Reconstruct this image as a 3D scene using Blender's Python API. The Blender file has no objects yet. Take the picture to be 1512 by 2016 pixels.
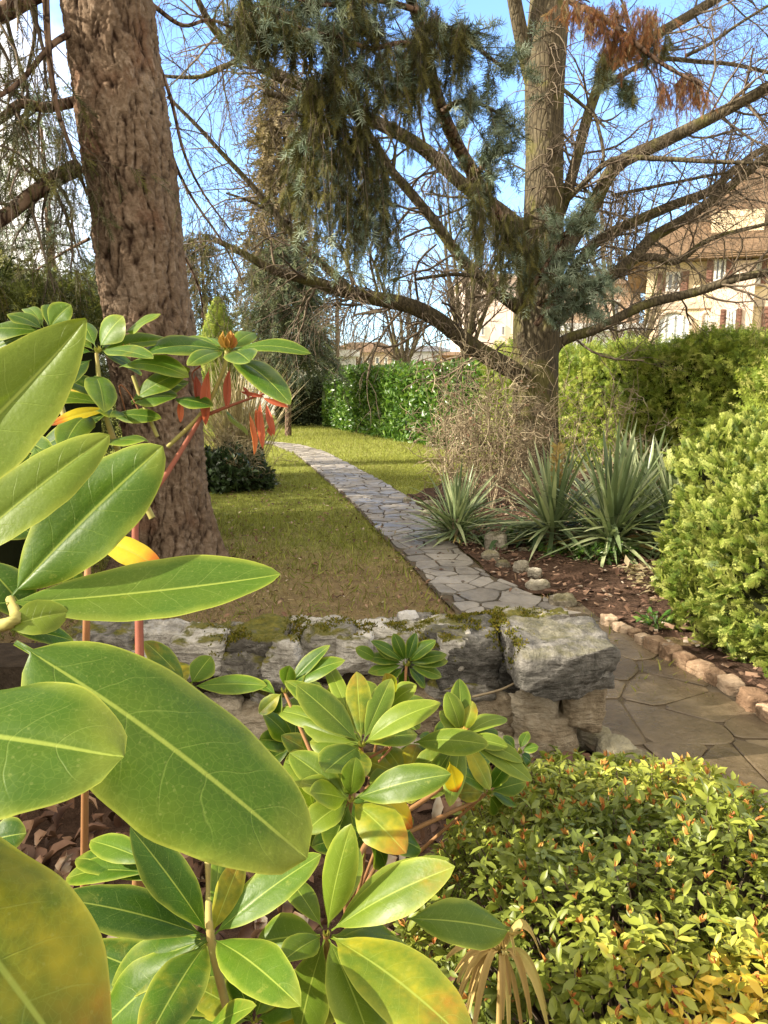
import bpy, bmesh, math
import numpy as np
from mathutils import noise, Vector

# ------------------------------------------------------------------ camera, sky, sun, exposure
S = bpy.context.scene
W, H, F = 1512.0, 2016.0, 1500.0
PITCH = math.radians(9.4)
CAM = np.array([0, 0, 1.1])
SUN_EL, SUN_AZ = 29.0, -103.0            # azimuth from +Y towards +X
cd = bpy.data.cameras.new('camera'); cam = bpy.data.objects.new('camera', cd); S.collection.objects.link(cam)
cam.location = CAM; cam.rotation_euler = (math.pi / 2 - PITCH, 0, 0)
cd.sensor_fit = 'HORIZONTAL'; cd.sensor_width = 36; cd.lens = 36 * F / W
cd.clip_start = 0.02; cd.clip_end = 2000
S.camera = cam
wd = bpy.data.worlds.new('World'); S.world = wd; wd.use_nodes = True
_t = wd.node_tree.nodes.new('ShaderNodeTexSky'); _t.sky_type = 'NISHITA'; _t.sun_disc = False
_t.sun_elevation = math.radians(SUN_EL); _t.sun_rotation = math.radians(SUN_AZ)
_t.air_density = 1.0; _t.dust_density = 1.0; _t.ozone_density = 2.0
# thin bright cloud over the sun's side of the sky, with more added overhead and behind to lift and warm the shade; clear blue ahead
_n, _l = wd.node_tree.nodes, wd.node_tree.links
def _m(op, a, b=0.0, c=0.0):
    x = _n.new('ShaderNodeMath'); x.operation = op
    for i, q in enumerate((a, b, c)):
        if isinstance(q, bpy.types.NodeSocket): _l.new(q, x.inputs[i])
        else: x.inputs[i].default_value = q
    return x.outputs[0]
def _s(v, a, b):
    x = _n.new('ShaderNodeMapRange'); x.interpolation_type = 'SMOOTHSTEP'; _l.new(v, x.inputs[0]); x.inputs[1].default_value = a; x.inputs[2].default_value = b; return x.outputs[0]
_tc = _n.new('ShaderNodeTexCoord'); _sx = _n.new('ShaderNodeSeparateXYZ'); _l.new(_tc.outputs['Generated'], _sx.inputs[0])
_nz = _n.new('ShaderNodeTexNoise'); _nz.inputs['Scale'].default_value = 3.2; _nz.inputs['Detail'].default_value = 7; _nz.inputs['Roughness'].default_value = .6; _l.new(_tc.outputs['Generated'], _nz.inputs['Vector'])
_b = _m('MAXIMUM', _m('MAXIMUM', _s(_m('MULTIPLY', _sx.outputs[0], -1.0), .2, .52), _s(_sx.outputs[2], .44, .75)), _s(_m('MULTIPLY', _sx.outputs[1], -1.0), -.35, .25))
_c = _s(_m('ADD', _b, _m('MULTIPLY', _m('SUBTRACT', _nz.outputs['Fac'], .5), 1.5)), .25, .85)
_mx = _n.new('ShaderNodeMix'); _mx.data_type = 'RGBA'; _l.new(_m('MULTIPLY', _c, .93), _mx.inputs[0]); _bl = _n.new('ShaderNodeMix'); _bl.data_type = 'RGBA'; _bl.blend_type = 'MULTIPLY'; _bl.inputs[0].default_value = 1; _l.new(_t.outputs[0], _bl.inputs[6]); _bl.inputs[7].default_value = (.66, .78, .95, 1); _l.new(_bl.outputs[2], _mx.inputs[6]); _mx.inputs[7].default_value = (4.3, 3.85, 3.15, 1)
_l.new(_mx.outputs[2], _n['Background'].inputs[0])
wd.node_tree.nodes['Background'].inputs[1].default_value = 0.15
sd = bpy.data.lights.new('sun', 'SUN'); sd.energy = 3.6; sd.angle = math.radians(0.53); sd.color = (1, .9, .74)
so = bpy.data.objects.new('sun', sd); S.collection.objects.link(so)
_e, _a = math.radians(SUN_EL), math.radians(SUN_AZ)
SUN = np.array([math.sin(_a) * math.cos(_e), math.cos(_a) * math.cos(_e), math.sin(_e)])
so.rotation_euler = Vector(SUN).to_track_quat('Z', 'Y').to_euler()
S.view_settings.view_transform = 'Standard'; S.view_settings.look = 'None'
S.view_settings.exposure = 1.98; S.view_settings.gamma = 1
S.cycles.max_bounces = 8; S.cycles.transmission_bounces = 4; S.cycles.diffuse_bounces = 4
S.cycles.use_denoising = True

# ------------------------------------------------------------------ geometry helpers
R = np.random.default_rng(11)
cp, sp = math.cos(PITCH), math.sin(PITCH)
FW = np.array([0, cp, -sp]); UP = np.array([0, sp, cp]); RT = np.array([1.0, 0, 0])
def ray(px, py):
    return FW + (px - W / 2) / F * RT - (py - H / 2) / F * UP
def at(px, py, d):
    return CAM + ray(px, py) * d
def atY(px, py, Y):
    r = ray(px, py); return CAM + r * (Y / r[1])
def gnd(px, py, z=0.0):
    r = ray(px, py); return CAM + r * ((z - CAM[2]) / r[2])
def nrm(a):
    a = np.asarray(a, float); return a / np.maximum(np.linalg.norm(a, axis=-1, keepdims=True), 1e-9)
def U(a, b, n=None):
    return R.uniform(a, b, n)
def N3(p, s=1.0):
    return noise.noise(Vector((p[0] * s, p[1] * s, p[2] * s)))

OFF = {}
def empty(name, loc, label, cat, group=None):
    o = bpy.data.objects.new(name, None); S.collection.objects.link(o); o.location = loc
    o.empty_display_size = .1
    OFF[o.name] = np.array(loc, float); tag(o, label, cat, group); return o
def tag(o, label=None, cat=None, group=None, kind=None):
    for k, v in (('label', label), ('category', cat), ('group', group), ('kind', kind)):
        if v: o[k] = v
    return o

class MB:
    def __init__(s): s.V = []; s.F = []; s.r = []; s.l = []; s.n = 0
    def add(s, V, Fs, rnd=.5, luv=None):
        V = np.asarray(V, float).reshape(-1, 3); n = len(V)
        for f in (Fs if isinstance(Fs, (list, tuple)) and len(Fs) and isinstance(Fs[0], np.ndarray) and Fs[0].ndim == 2 else [np.asarray(Fs)]):
            if len(f): s.F.append(np.asarray(f, np.int64) + s.n)
        s.V.append(V); s.r.append(np.broadcast_to(np.asarray(rnd, float), (n,)))
        s.l.append(np.zeros((n, 3)) if luv is None else np.asarray(luv, float).reshape(-1, 3)); s.n += n
        return s
    def build(s, name, mat, parent=None, smooth=True):
        V = np.concatenate(s.V); off = OFF[parent.name] if parent else np.zeros(3)
        me = bpy.data.meshes.new(name); me.vertices.add(len(V))
        me.vertices.foreach_set('co', (V - off).astype(np.float32).ravel())
        li = np.concatenate([f.ravel() for f in s.F]); cnt = np.concatenate([np.full(len(f), f.shape[1]) for f in s.F])
        st = np.concatenate([[0], np.cumsum(cnt)[:-1]])
        me.loops.add(len(li)); me.loops.foreach_set('vertex_index', li.astype(np.int32))
        me.polygons.add(len(cnt)); me.polygons.foreach_set('loop_start', st.astype(np.int32))
        a = me.attributes.new('rnd', 'FLOAT', 'POINT'); a.data.foreach_set('value', np.concatenate(s.r).astype(np.float32))
        a = me.attributes.new('luv', 'FLOAT_VECTOR', 'POINT'); a.data.foreach_set('vector', np.concatenate(s.l).astype(np.float32).ravel())
        me.update(calc_edges=True); me.validate()
        me.polygons.foreach_set('use_smooth', np.full(len(me.polygons), smooth))
        o = bpy.data.objects.new(name, me); S.collection.objects.link(o)
        if mat: me.materials.append(mat)
        if parent: o.parent = parent
        OFF[o.name] = off
        return o

def box(mb, x0, y0, z0, x1, y1, z1, rnd=.5, M=None, o=None):
    v = np.array([[x, y, z] for z in (z0, z1) for y in (y0, y1) for x in (x0, x1)], float)
    if M is not None: v = o + v @ M
    mb.add(v, [np.array([[0, 2, 3, 1], [4, 5, 7, 6], [0, 1, 5, 4], [2, 6, 7, 3], [0, 4, 6, 2], [1, 3, 7, 5]])], rnd)

def vtubes(mb, P, rad, k=3, rnd=None):
    """P (N,S,3) polylines swept with radii (N,S)"""
    P = np.asarray(P, float); N, Sg = P.shape[:2]
    rad = np.broadcast_to(rad, (N, Sg))
    t = nrm(np.gradient(P, axis=1)) if Sg > 2 else nrm(np.repeat((P[:, 1:] - P[:, :1]), 2, axis=1))
    mean = nrm(t.mean(1)); ref = np.where(np.abs(mean[:, 2:3]) > .8, np.array([[1., .13, 0]]), np.array([[.11, .07, 1.]]))
    x = nrm(np.cross(t, ref[:, None, :])); y = np.cross(t, x)
    a = np.arange(k) * 2 * math.pi / k
    V = P[:, :, None, :] + rad[:, :, None, None] * (np.cos(a)[None, None, :, None] * x[:, :, None, :] + np.sin(a)[None, None, :, None] * y[:, :, None, :])
    L = np.zeros((N, Sg, k, 3)); L[..., 0] = np.concatenate([np.zeros((N, 1)), np.cumsum(np.linalg.norm(np.diff(P, axis=1), axis=2), 1)], 1)[:, :, None]; L[..., 1] = a / 6.2832
    i = np.arange(Sg - 1)[:, None]; j = np.arange(k)[None, :]
    q = np.stack([i * k + j, i * k + (j + 1) % k, (i + 1) * k + (j + 1) % k, (i + 1) * k + j], -1).reshape(-1, 4)
    Fq = (q[None] + (np.arange(N) * Sg * k)[:, None, None]).reshape(-1, 4)
    r = U(0, 1, N) if rnd is None else np.broadcast_to(rnd, (N,))
    mb.add(V, [Fq], np.repeat(r, Sg * k), L)

def tube(mb, pts, rad, k=8, sub=4, rnd=.5):
    """one smooth limb through control points"""
    P = np.asarray(pts, float); r = np.asarray(rad, float) if np.ndim(rad) else np.full(len(P), rad)
    if len(r) != len(P): r = np.interp(np.linspace(0, 1, len(P)), np.linspace(0, 1, len(r)), r)
    Q = spline(P, sub); rr = np.interp(np.linspace(0, len(P) - 1, len(Q)), np.arange(len(P)), r)
    vtubes(mb, Q[None], rr[None], k, [rnd]); return Q, rr

def spline(P, sub):
    P = np.asarray(P, float); n = len(P)
    if n < 3: return np.array([P[0] + (P[-1] - P[0]) * t for t in np.linspace(0, 1, sub + 1)])
    E_ = np.vstack([2 * P[0] - P[1], P, 2 * P[-1] - P[-2]]); out = []
    for i in range(n - 1):
        a, b, c, d = E_[i:i + 4]
        for t in np.arange(sub) / sub:
            out.append(.5 * (2 * b + (c - a) * t + (2 * a - 5 * b + 4 * c - d) * t * t + (3 * b - a - 3 * c + d) * t ** 3))
    out.append(P[-1]); return np.array(out)

def spawn(P, rad, per, L, ang=55, rr=.5, grav=0.0, wig=.15, segs=5, tmin=.25, tmax=1.0, rend=.35, bias=None):
    """child polylines growing from random places along parents; grav<0 droops"""
    N, Sg = P.shape[:2]; idx = np.repeat(np.arange(N), per); M = len(idx)
    t = U(tmin, tmax, M) * (Sg - 1); i0 = np.minimum(t.astype(int), Sg - 2); f = (t - i0)[:, None]
    o = P[idx, i0] * (1 - f) + P[idx, i0 + 1] * f; r0 = rad[idx, i0] * (1 - f[:, 0]) + rad[idx, i0 + 1] * f[:, 0]
    tg = nrm(P[idx, i0 + 1] - P[idx, i0]); rv = R.normal(size=(M, 3)); pv = nrm(rv - (rv * tg).sum(1, keepdims=True) * tg)
    if bias is not None: pv = nrm(pv + np.asarray(bias))
    a = np.radians(ang + R.normal(size=M) * 12)[:, None]
    d = nrm(tg * np.cos(a) + pv * np.sin(a)); ln = L * U(.55, 1.25, M) / (segs - 1)
    out = np.zeros((M, segs, 3)); out[:, 0] = o
    for s in range(1, segs):
        d = nrm(d + R.normal(size=(M, 3)) * wig + np.array([0, 0, grav])); out[:, s] = out[:, s - 1] + d * ln[:, None]
    rs = (np.minimum(r0 * rr, r0)[:, None]) * np.linspace(1, rend, segs)[None]
    return out, rs

def scatter(mb, T, pos, d, n, sc, rnd=None, tint=None):
    """copies of template T=(V,[faces],luv): local Y along d, local Z along n"""
    TV, TF, TL = T; pos = np.asarray(pos, float); M = len(pos)
    y = nrm(d); n = np.asarray(n, float); z = nrm(n - (n * y).sum(-1, keepdims=True) * y); x = np.cross(y, z)
    sc = np.asarray(sc, float); sc = np.broadcast_to(sc if sc.ndim == 2 else (sc[:, None] if sc.ndim == 1 else sc), (M, 3))
    v = TV[None] * sc[:, None, :]
    V = pos[:, None, :] + v[..., 0:1] * x[:, None, :] + v[..., 1:2] * y[:, None, :] + v[..., 2:3] * z[:, None, :]
    k = len(TV); rnd = U(0, 1, M) if rnd is None else np.broadcast_to(rnd, (M,))
    L = np.broadcast_to(TL, (M, k, 3)).copy()
    if tint is not None: L[..., 2] = np.broadcast_to(tint, (M,))[:, None]
    Fs = [(f[None] + (np.arange(M) * k)[:, None, None]).reshape(-1, f.shape[1]) for f in TF]
    mb.add(V, Fs, np.repeat(rnd, k), L)

def T_leaf(w=.38, fold=.12, bend=.12):
    V = []; L = []
    for t, h in ((0, .06), (.3, .8), (.65, .9), (1, .0)):
        for s in (-1, 0, 1):
            V.append([s * h * w / 2, t, abs(s) * h * w * fold - bend * t * t]); L.append([t, s, 0])
    Fq = [[i * 3 + j, i * 3 + j + 1, i * 3 + j + 4, i * 3 + j + 3] for i in range(3) for j in range(2)]
    return np.array(V), [np.array(Fq)], np.array(L)
def T_leaf2(w=.45):
    V = np.array([[0, 0, 0], [-w / 2, .45, .05], [w / 2, .45, .05], [0, 1, -.06], [0, .5, -.02]])
    return V, [np.array([[0, 4, 1], [1, 4, 3], [0, 2, 4], [4, 2, 3]])], np.array([[0, 0, 0], [.45, -1, 0], [.45, 1, 0], [1, 0, 0], [.5, 0, 0]])
def T_shoot(k=34, nl=.32, w=.028, ang=52, seed=1, flat=0.0):
    """a twig of unit length bristling with needles"""
    r = np.random.default_rng(seed); V = []; Fs = []; L = []
    for i in range(k):
        t = (i + .5) / k; a = i * 2.39996 + r.uniform(-.3, .3); b = math.radians(ang * (1.12 - .55 * t) + r.uniform(-10, 10))
        d = np.array([math.cos(a) * math.sin(b), math.cos(b), math.sin(a) * math.sin(b) * (1 - flat) + .12])
        o = np.array([0, t * .98, 0]); sd_ = nrm(np.cross(d, [.3, .2, .9])) * w / 2; n0 = len(V); l = nl * r.uniform(.75, 1.15)
        V += [o - sd_, o + sd_, o + d * l * .6 + sd_ * .8, o + d * l, o + d * l * .6 - sd_ * .8]; Fs.append([n0, n0 + 1, n0 + 2, n0 + 3, n0 + 4]); L += [[t, 0, 0]] * 5
    n0 = len(V); g = .012
    V += [[-g, 0, 0], [g, 0, 0], [0, 0, g * 1.6], [0, 1, 0]]; L += [[0, 0, 0]] * 4
    T3 = [[n0, n0 + 1, n0 + 3], [n0 + 1, n0 + 2, n0 + 3], [n0 + 2, n0, n0 + 3]]
    return np.array(V, float), [np.array(Fs), np.array(T3)], np.array(L, float)
def T_frond(pairs=7, subs=3, seed=1):
    """flat scale-leaf spray of a thuja"""
    r = np.random.default_rng(seed); V = []; Fs = []; L = []
    def dia(o, d, l, w):
        n0 = len(V); s_ = np.array([-d[1], d[0], 0]) * w / 2; z = np.array([0, 0, r.uniform(-.02, .02)])
        V.extend([o, o + d * l * .5 + s_ + z, o + d * l, o + d * l * .5 - s_ + z]); Fs.append([n0, n0 + 1, n0 + 2, n0 + 3]); L.extend([[o[1], 0, 0]] * 4)
    def dr(a): return np.array([math.sin(a), math.cos(a), r.uniform(-.12, .12)])
    dia(np.zeros(3), np.array([0, 1., 0]), 1, .06)
    for i in range(pairs):
        t = .12 + .8 * i / pairs
        for s in (-1, 1):
            a = s * math.radians(48 + r.uniform(-8, 8)); l = .40 * (1 - t * .72) * r.uniform(.8, 1.2); o = np.array([0, t, 0]); d = dr(a)
            dia(o, d, l, .055)
            for j in range(subs):
                u = .3 + .6 * j / max(subs, 1)
                for q in (-1, 1): dia(o + d * l * u, dr(a + q * math.radians(42)), l * .5 * (1.1 - u), .045)
    V = np.array(V); V[:, 2] -= .16 * V[:, 1] ** 2 + .5 * V[:, 0] ** 2
    return V, [np.array(Fs)], np.array(L, float)

_bm = bmesh.new(); bmesh.ops.create_icosphere(_bm, subdivisions=4, radius=1); ICO4 = (np.array([v.co[:] for v in _bm.verts]), np.array([[v.index for v in f.verts] for f in _bm.faces])); _bm.free()
_bm = bmesh.new(); bmesh.ops.create_icosphere(_bm, subdivisions=3, radius=1); ICO3 = (np.array([v.co[:] for v in _bm.verts]), np.array([[v.index for v in f.verts] for f in _bm.faces])); _bm.free()
def _cube(n):
    bm = bmesh.new(); bmesh.ops.create_cube(bm, size=2); bmesh.ops.subdivide_edges(bm, edges=bm.edges[:], cuts=n, use_grid_fill=True)
    V = np.array([v.co[:] for v in bm.verts]); Fq = np.array([[v.index for v in f.verts] for f in bm.faces]); bm.free(); V = np.tan(V * .72) / math.tan(.72); return V, Fq
BOX4, BOX3 = _cube(26), _cube(13)
def rock(mb, c, size, seed, ico=None, k=5.0, cuts=7, rough=.06, rot=0.0, tilt=0.0):
    """a broken stone: rounded block, chopped by random planes, roughened by layered noise"""
    r = np.random.default_rng(seed); P, Fc = (BOX4 if ico is ICO4 else BOX3); P = P.copy(); size = np.asarray(size, float)
    P *= np.abs(P).max(1, keepdims=True) / (np.abs(P) ** k).sum(1, keepdims=True) ** (1 / k)
    for _ in range(cuts):
        d = nrm(r.normal(size=3)); lim = np.abs(d).sum(); h = r.uniform(.70, .95) * (1 + .45 * (lim - 1)); s = P @ d; m = s > h; P[m] -= (s[m] - h)[:, None] * d * .96
    nd_ = nrm(P / size); P = P * size / 2; ms = size.mean(); o = r.uniform(-50, 50, 3); q = P / ms
    dn = np.array([.55 * noise.fractal(Vector(p * 2.2 + o), .85, 2.1, 6) + .35 * (.4 - abs(noise.noise(Vector(p * np.array([3, 3, 9]) - o)))) + .22 * (.4 - abs(noise.noise(Vector(p * np.array([9, 9, 16]) + o)))) for p in q])
    P = P + nd_ * (rough * ms * dn)[:, None]
    ca, sa = math.cos(rot), math.sin(rot); P = P @ np.array([[ca, sa, 0], [-sa, ca, 0], [0, 0, 1]])
    ca, sa = math.cos(tilt), math.sin(tilt); P = P @ np.array([[1, 0, 0], [0, ca, sa], [0, -sa, ca]])
    mb.add(P + np.asarray(c), [Fc], r.uniform(), None)

# ------------------------------------------------------------------ materials
class NT:
    def __init__(s, name):
        s.m = bpy.data.materials.new(name); s.m.use_nodes = True; s.t = s.m.node_tree; s.b = s.t.nodes['Principled BSDF']; s.out = s.t.nodes['Material Output']
    def n(s, typ, **kw):
        x = s.t.nodes.new('ShaderNode' + typ)
        for k, v in kw.items(): setattr(x, k, v)
        return x
    def set(s, sock, v):
        if isinstance(v, bpy.types.NodeSocket): s.t.links.new(v, sock)
        elif v is not None: sock.default_value = (*v, 1) if isinstance(v, (tuple, list)) and len(v) == 3 and sock.type == 'RGBA' else v
    def attr(s, name, out='Fac'): return s.n('Attribute', attribute_name=name).outputs[out]
    def pos(s): return s.n('NewGeometry').outputs['Position']
    def math(s, op, a, b=None, c=None, clamp=False):
        x = s.n('Math', operation=op, use_clamp=clamp); s.set(x.inputs[0], a); s.set(x.inputs[1], b); s.set(x.inputs[2], c); return x.outputs[0]
    def map(s, v, a, b, c=0.0, d=1.0, smooth=True):
        x = s.n('MapRange'); x.interpolation_type = 'SMOOTHSTEP' if smooth else 'LINEAR'
        for i, q in enumerate((v, a, b, c, d)): s.set(x.inputs[i], q)
        return x.outputs[0]
    def noise(s, scale, detail=4, rough=.55, vec=None, dist=0.0):
        x = s.n('TexNoise'); x.inputs['Scale'].default_value = scale; x.inputs['Detail'].default_value = detail; x.inputs['Roughness'].default_value = rough; x.inputs['Distortion'].default_value = dist
        s.t.links.new(vec if vec is not None else s.pos(), x.inputs['Vector']); return x.outputs['Fac']
    def vor(s, scale, feature='DISTANCE_TO_EDGE', vec=None, out='Distance'):
        x = s.n('TexVoronoi', feature=feature); x.inputs['Scale'].default_value = scale
        s.t.links.new(vec if vec is not None else s.pos(), x.inputs['Vector']); return x.outputs[out]
    def scalev(s, v, sc):
        x = s.n('VectorMath', operation='MULTIPLY'); s.set(x.inputs[0], v); x.inputs[1].default_value = sc; return x.outputs[0]
    def ramp(s, f, *stops):
        x = s.n('ValToRGB'); e = x.color_ramp.elements
        while len(e) < len(stops): e.new(.5)
        for el, (p, c) in zip(e, stops): el.position = p; el.color = (*c, 1)
        s.set(x.inputs[0], f); return x.outputs[0]
    def mix(s, f, a, b, mode='MIX'):
        x = s.n('Mix', data_type='RGBA', blend_type=mode); s.set(x.inputs[0], f); s.set(x.inputs[6], a); s.set(x.inputs[7], b); return x.outputs[2]
    def bump(s, h, dist=.01, strength=1.0, nrm_=None):
        x = s.n('Bump'); x.inputs['Strength'].default_value = strength; x.inputs['Distance'].default_value = dist; s.set(x.inputs['Height'], h)
        if nrm_ is not None: s.t.links.new(nrm_, x.inputs['Normal'])
        return x.outputs[0]
    def done(s, col, rough=.8, normal=None, spec=.3, transl=0.0, tcol=None, **kw):
        s.set(s.b.inputs['Base Color'], col); s.set(s.b.inputs['Roughness'], rough); s.b.inputs['Specular IOR Level'].default_value = spec
        if normal is not None: s.t.links.new(normal, s.b.inputs['Normal'])
        for k, v in kw.items(): s.set(s.b.inputs[k.replace('_', ' ')], v)
        if transl:
            tr = s.n('BsdfTranslucent'); s.set(tr.inputs[0], tcol if tcol is not None else col); mx = s.n('MixShader'); mx.inputs[0].default_value = transl
            s.t.links.new(s.b.outputs[0], mx.inputs[1]); s.t.links.new(tr.outputs[0], mx.inputs[2]); s.t.links.new(mx.outputs[0], s.out.inputs[0])
        return s.m

def foliage(name, *stops, rough=.55, transl=.3, spec=.25, nscale=9.0, namp=.35, tg=1.25, tip=None):
    t = NT(name); r = t.attr('rnd'); nz = t.noise(nscale, 2)
    f = t.math('ADD', r, t.math('MULTIPLY', t.math('SUBTRACT', nz, .5), namp * 2), clamp=True)
    c = t.ramp(f, *stops)
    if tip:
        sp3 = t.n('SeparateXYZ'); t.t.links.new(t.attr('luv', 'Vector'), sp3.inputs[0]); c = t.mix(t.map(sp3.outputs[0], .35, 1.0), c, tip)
    tc = t.mix(1.0, c, (tg, tg * 1.05, .75 * tg), 'MULTIPLY')
    return t.done(c, rough, spec=spec, transl=transl, tcol=tc)
def plain(name, c, rough=.8, spec=.3, amp=.25, nscale=6.0, bump=0.0, bscale=40.0):
    t = NT(name); a = tuple(x * (1 - amp) for x in c); b = tuple(x * (1 + amp) for x in c)
    col = t.ramp(t.noise(nscale, 6, .65), (.25, a), (.75, b))
    return t.done(col, rough, t.bump(t.noise(bscale, 5, .6), bump) if bump else None, spec=spec)
def bark(name, c1, c2, c3, sc=(14, 14, 3.2), bd=.012, moss=0.0, mosscol=(.09, .1, .02)):
    t = NT(name); p = t.pos(); wob = t.n('VectorMath', operation='ADD'); t.t.links.new(t.scalev(p, sc), wob.inputs[0])
    nz = t.n('TexNoise'); nz.inputs['Scale'].default_value = 6; t.t.links.new(p, nz.inputs['Vector']); t.t.links.new(nz.outputs['Color'], wob.inputs[1])
    e = t.vor(1.0, vec=wob.outputs[0]); fine = t.noise(60, 6, .7)
    h = t.math('ADD', t.map(e, 0, .22), t.math('MULTIPLY', fine, .35))
    col = t.mix(t.map(e, 0, .13), c1, t.ramp(t.noise(7, 5, .7), (.3, c2), (.7, c3)))
    if moss: col = t.mix(t.math('MULTIPLY', t.map(t.noise(3.1, 4), .5, .62), moss), col, mosscol)
    return t.done(col, .92, t.bump(h, bd), spec=.15)

def rhodo_leaf(name, g1=(.025, .068, .004), g2=(.066, .126, .008), yel=(.46, .36, .02), back=(.16, .21, .09)):
    t = NT(name); sep = t.n('SeparateXYZ'); t.t.links.new(t.attr('luv', 'Vector'), sep.inputs[0])
    u, v, ti = sep.outputs; av = t.math('ABSOLUTE', v); r = t.attr('rnd'); p = t.pos()
    f = t.math('ADD', t.math('MULTIPLY', t.noise(16, 4, .6), .75), t.math('MULTIPLY', t.math('SUBTRACT', r, .35), .6))
    c = t.ramp(f, (.18, g1), (.75, g2))
    edge = t.math('MULTIPLY', t.map(t.math('ADD', av, t.math('MULTIPLY', t.math('SUBTRACT', t.noise(30, 3), .5), .5)), .70, 1.08), .5)
    c = t.mix(edge, c, (.30, .34, .045))
    rim = t.math('MULTIPLY', t.map(av, .95, .99), .45); c = t.mix(rim, c, (.36, .38, .06))
    pt = t.math('MULTIPLY', t.map(t.noise(11, 3), .5, .7), .35); c = t.mix(pt, c, (.10, .135, .010))
    tip = t.math('MULTIPLY', t.map(t.math('ADD', u, t.math('MULTIPLY', t.math('SUBTRACT', t.noise(22, 3), .5), .6)), .80, 1.12), .35)
    c = t.mix(tip, c, (.33, .33, .05))
    bl = t.math('MULTIPLY', t.map(t.noise(38, 5, .7), .63, .72), .3); c = t.mix(bl, c, (.30, .30, .06))
    tf = t.map(t.math('ADD', ti, t.math('MULTIPLY', t.math('SUBTRACT', t.noise(14, 4, .7), .5), .9)), .25, .75)
    ty = t.ramp(t.math('ADD', t.math('MULTIPLY', u, .8), t.math('MULTIPLY', t.noise(25, 4), .35)), (.3, yel), (.72, yel), (.86, (.42, .13, .015)), (1, (.16, .03, .012)))
    c = t.mix(tf, c, ty)
    veins = t.math('PINGPONG', t.math('ADD', t.math('MULTIPLY', u, 7.5), t.math('ADD', t.math('MULTIPLY', av, -1.1), t.math('MULTIPLY', t.noise(14, 3), 1.6))), .5)
    vm = t.math('MULTIPLY', t.map(veins, .0, .03, 1, 0), t.map(av, .9, .4, 0, 1)); c = t.mix(t.math('MULTIPLY', vm, .16), c, (.30, .38, .09))
    mid = t.map(av, .012, .045, 1, 0); c = t.mix(t.math('MULTIPLY', mid, .7), c, (.27, .33, .06))
    nv = t.n('VectorMath', operation='MULTIPLY'); t.t.links.new(t.attr('luv', 'Vector'), nv.inputs[0]); nv.inputs[1].default_value = (26, 6, 1); net = t.map(t.vor(1.6, vec=nv.outputs[0]), 0, .07, 1, 0); c = t.mix(t.math('MULTIPLY', net, .10), c, (.26, .34, .07))
    br_ = t.math('MULTIPLY', t.map(t.noise(19, 6, .8), .69, .73), .6); c = t.mix(br_, c, (.16, .085, .02))
    sp_ = t.map(t.vor(230, 'F1'), .10, .17, 1, 0); c = t.mix(t.math('MULTIPLY', sp_, .12), c, (.34, .36, .12))
    bf = t.n('NewGeometry').outputs['Backfacing']; c = t.mix(t.math('MULTIPLY', bf, .8), c, back)
    hgt = t.math('ADD', t.math('MULTIPLY', t.math('MULTIPLY', vm, t.noise(20, 2)), -.12), t.math('ADD', t.math('MULTIPLY', t.noise(60, 4), .5), t.math('MULTIPLY', t.noise(420, 2), .1)))
    rg = t.map(t.noise(34, 4), .3, .7, .36, .52)
    tc = t.mix(1.0, c, (1.5, 1.5, .7), 'MULTIPLY')
    return t.done(c, rg, t.bump(hgt, .0016, .8), spec=.2, transl=.3, tcol=tc)

M = {}
M['rleaf'] = rhodo_leaf('rhododendron_leaf')
M['rleaf_light'] = rhodo_leaf('rhododendron_leaf_light', (.055, .100, .008), (.115, .166, .015))
M['redleaf'] = foliage('dead_red_leaf', (0, (.26, .06, .04)), (.5, (.45, .12, .06)), (1, (.52, .20, .05)), transl=.3, rough=.5, nscale=20)
M['bud'] = foliage('bud_scale', (0, (.28, .22, .04)), (.6, (.34, .17, .035)), (1, (.30, .08, .03)), transl=.1, nscale=60)
M['stem'] = foliage('stem_bark', (0, (.20, .08, .035)), (.5, (.24, .13, .05)), (1, (.26, .24, .07)), transl=0, nscale=30, rough=.7)
M['rstem'] = foliage('red_stem_bark', (0, (.14, .035, .02)), (1, (.25, .09, .05)), transl=0, nscale=40, rough=.7)
M['spruce_bark'] = bark('spruce_bark', (.030, .017, .011), (.105, .062, .040), (.215, .150, .105), (15, 15, 6), .012)
M['tree_bark'] = bark('grey_bark', (.05, .042, .028), (.07, .056, .034), (.13, .108, .068), (26, 26, 5), .006, .6, (.12, .115, .03))
M['twig'] = foliage('twig_bark', (0, (.075, .055, .038)), (1, (.16, .125, .085)), transl=0, rough=.85)
M['twig_tan'] = foliage('tan_twig', (0, (.14, .105, .065)), (.6, (.27, .215, .135)), (1, (.44, .37, .24)), transl=0, rough=.85)
M['blue_needle'] = foliage('blue_needle', (0, (.055, .09, .055)), (.5, (.15, .20, .135)), (1, (.34, .40, .29)), transl=.12, rough=.5)
M['olive_needle'] = foliage('olive_needle', (0, (.026, .028, .010)), (.5, (.066, .066, .018)), (1, (.17, .155, .042)), transl=.2, rough=.6)
M['dark_needle'] = foliage('dark_needle', (0, (.03, .042, .024)), (.5, (.065, .085, .045)), (1, (.14, .16, .075)), transl=.15, rough=.6)
M['brown_needle'] = foliage('brown_needle', (0, (.10, .085, .045)), (.5, (.19, .155, .085)), (1, (.28, .22, .13)), transl=.2, rough=.7)
M['dead_needle'] = foliage('dead_needle', (0, (.20, .08, .035)), (.4, (.36, .16, .07)), (.75, (.46, .27, .14)), (1, (.40, .33, .18)), transl=.3, rough=.7)
M['laurel'] = foliage('laurel_leaf', (0, (.035, .085, .016)), (.5, (.07, .15, .022)), (1, (.15, .24, .035)), rough=.32, transl=.3, spec=.5)
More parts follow.
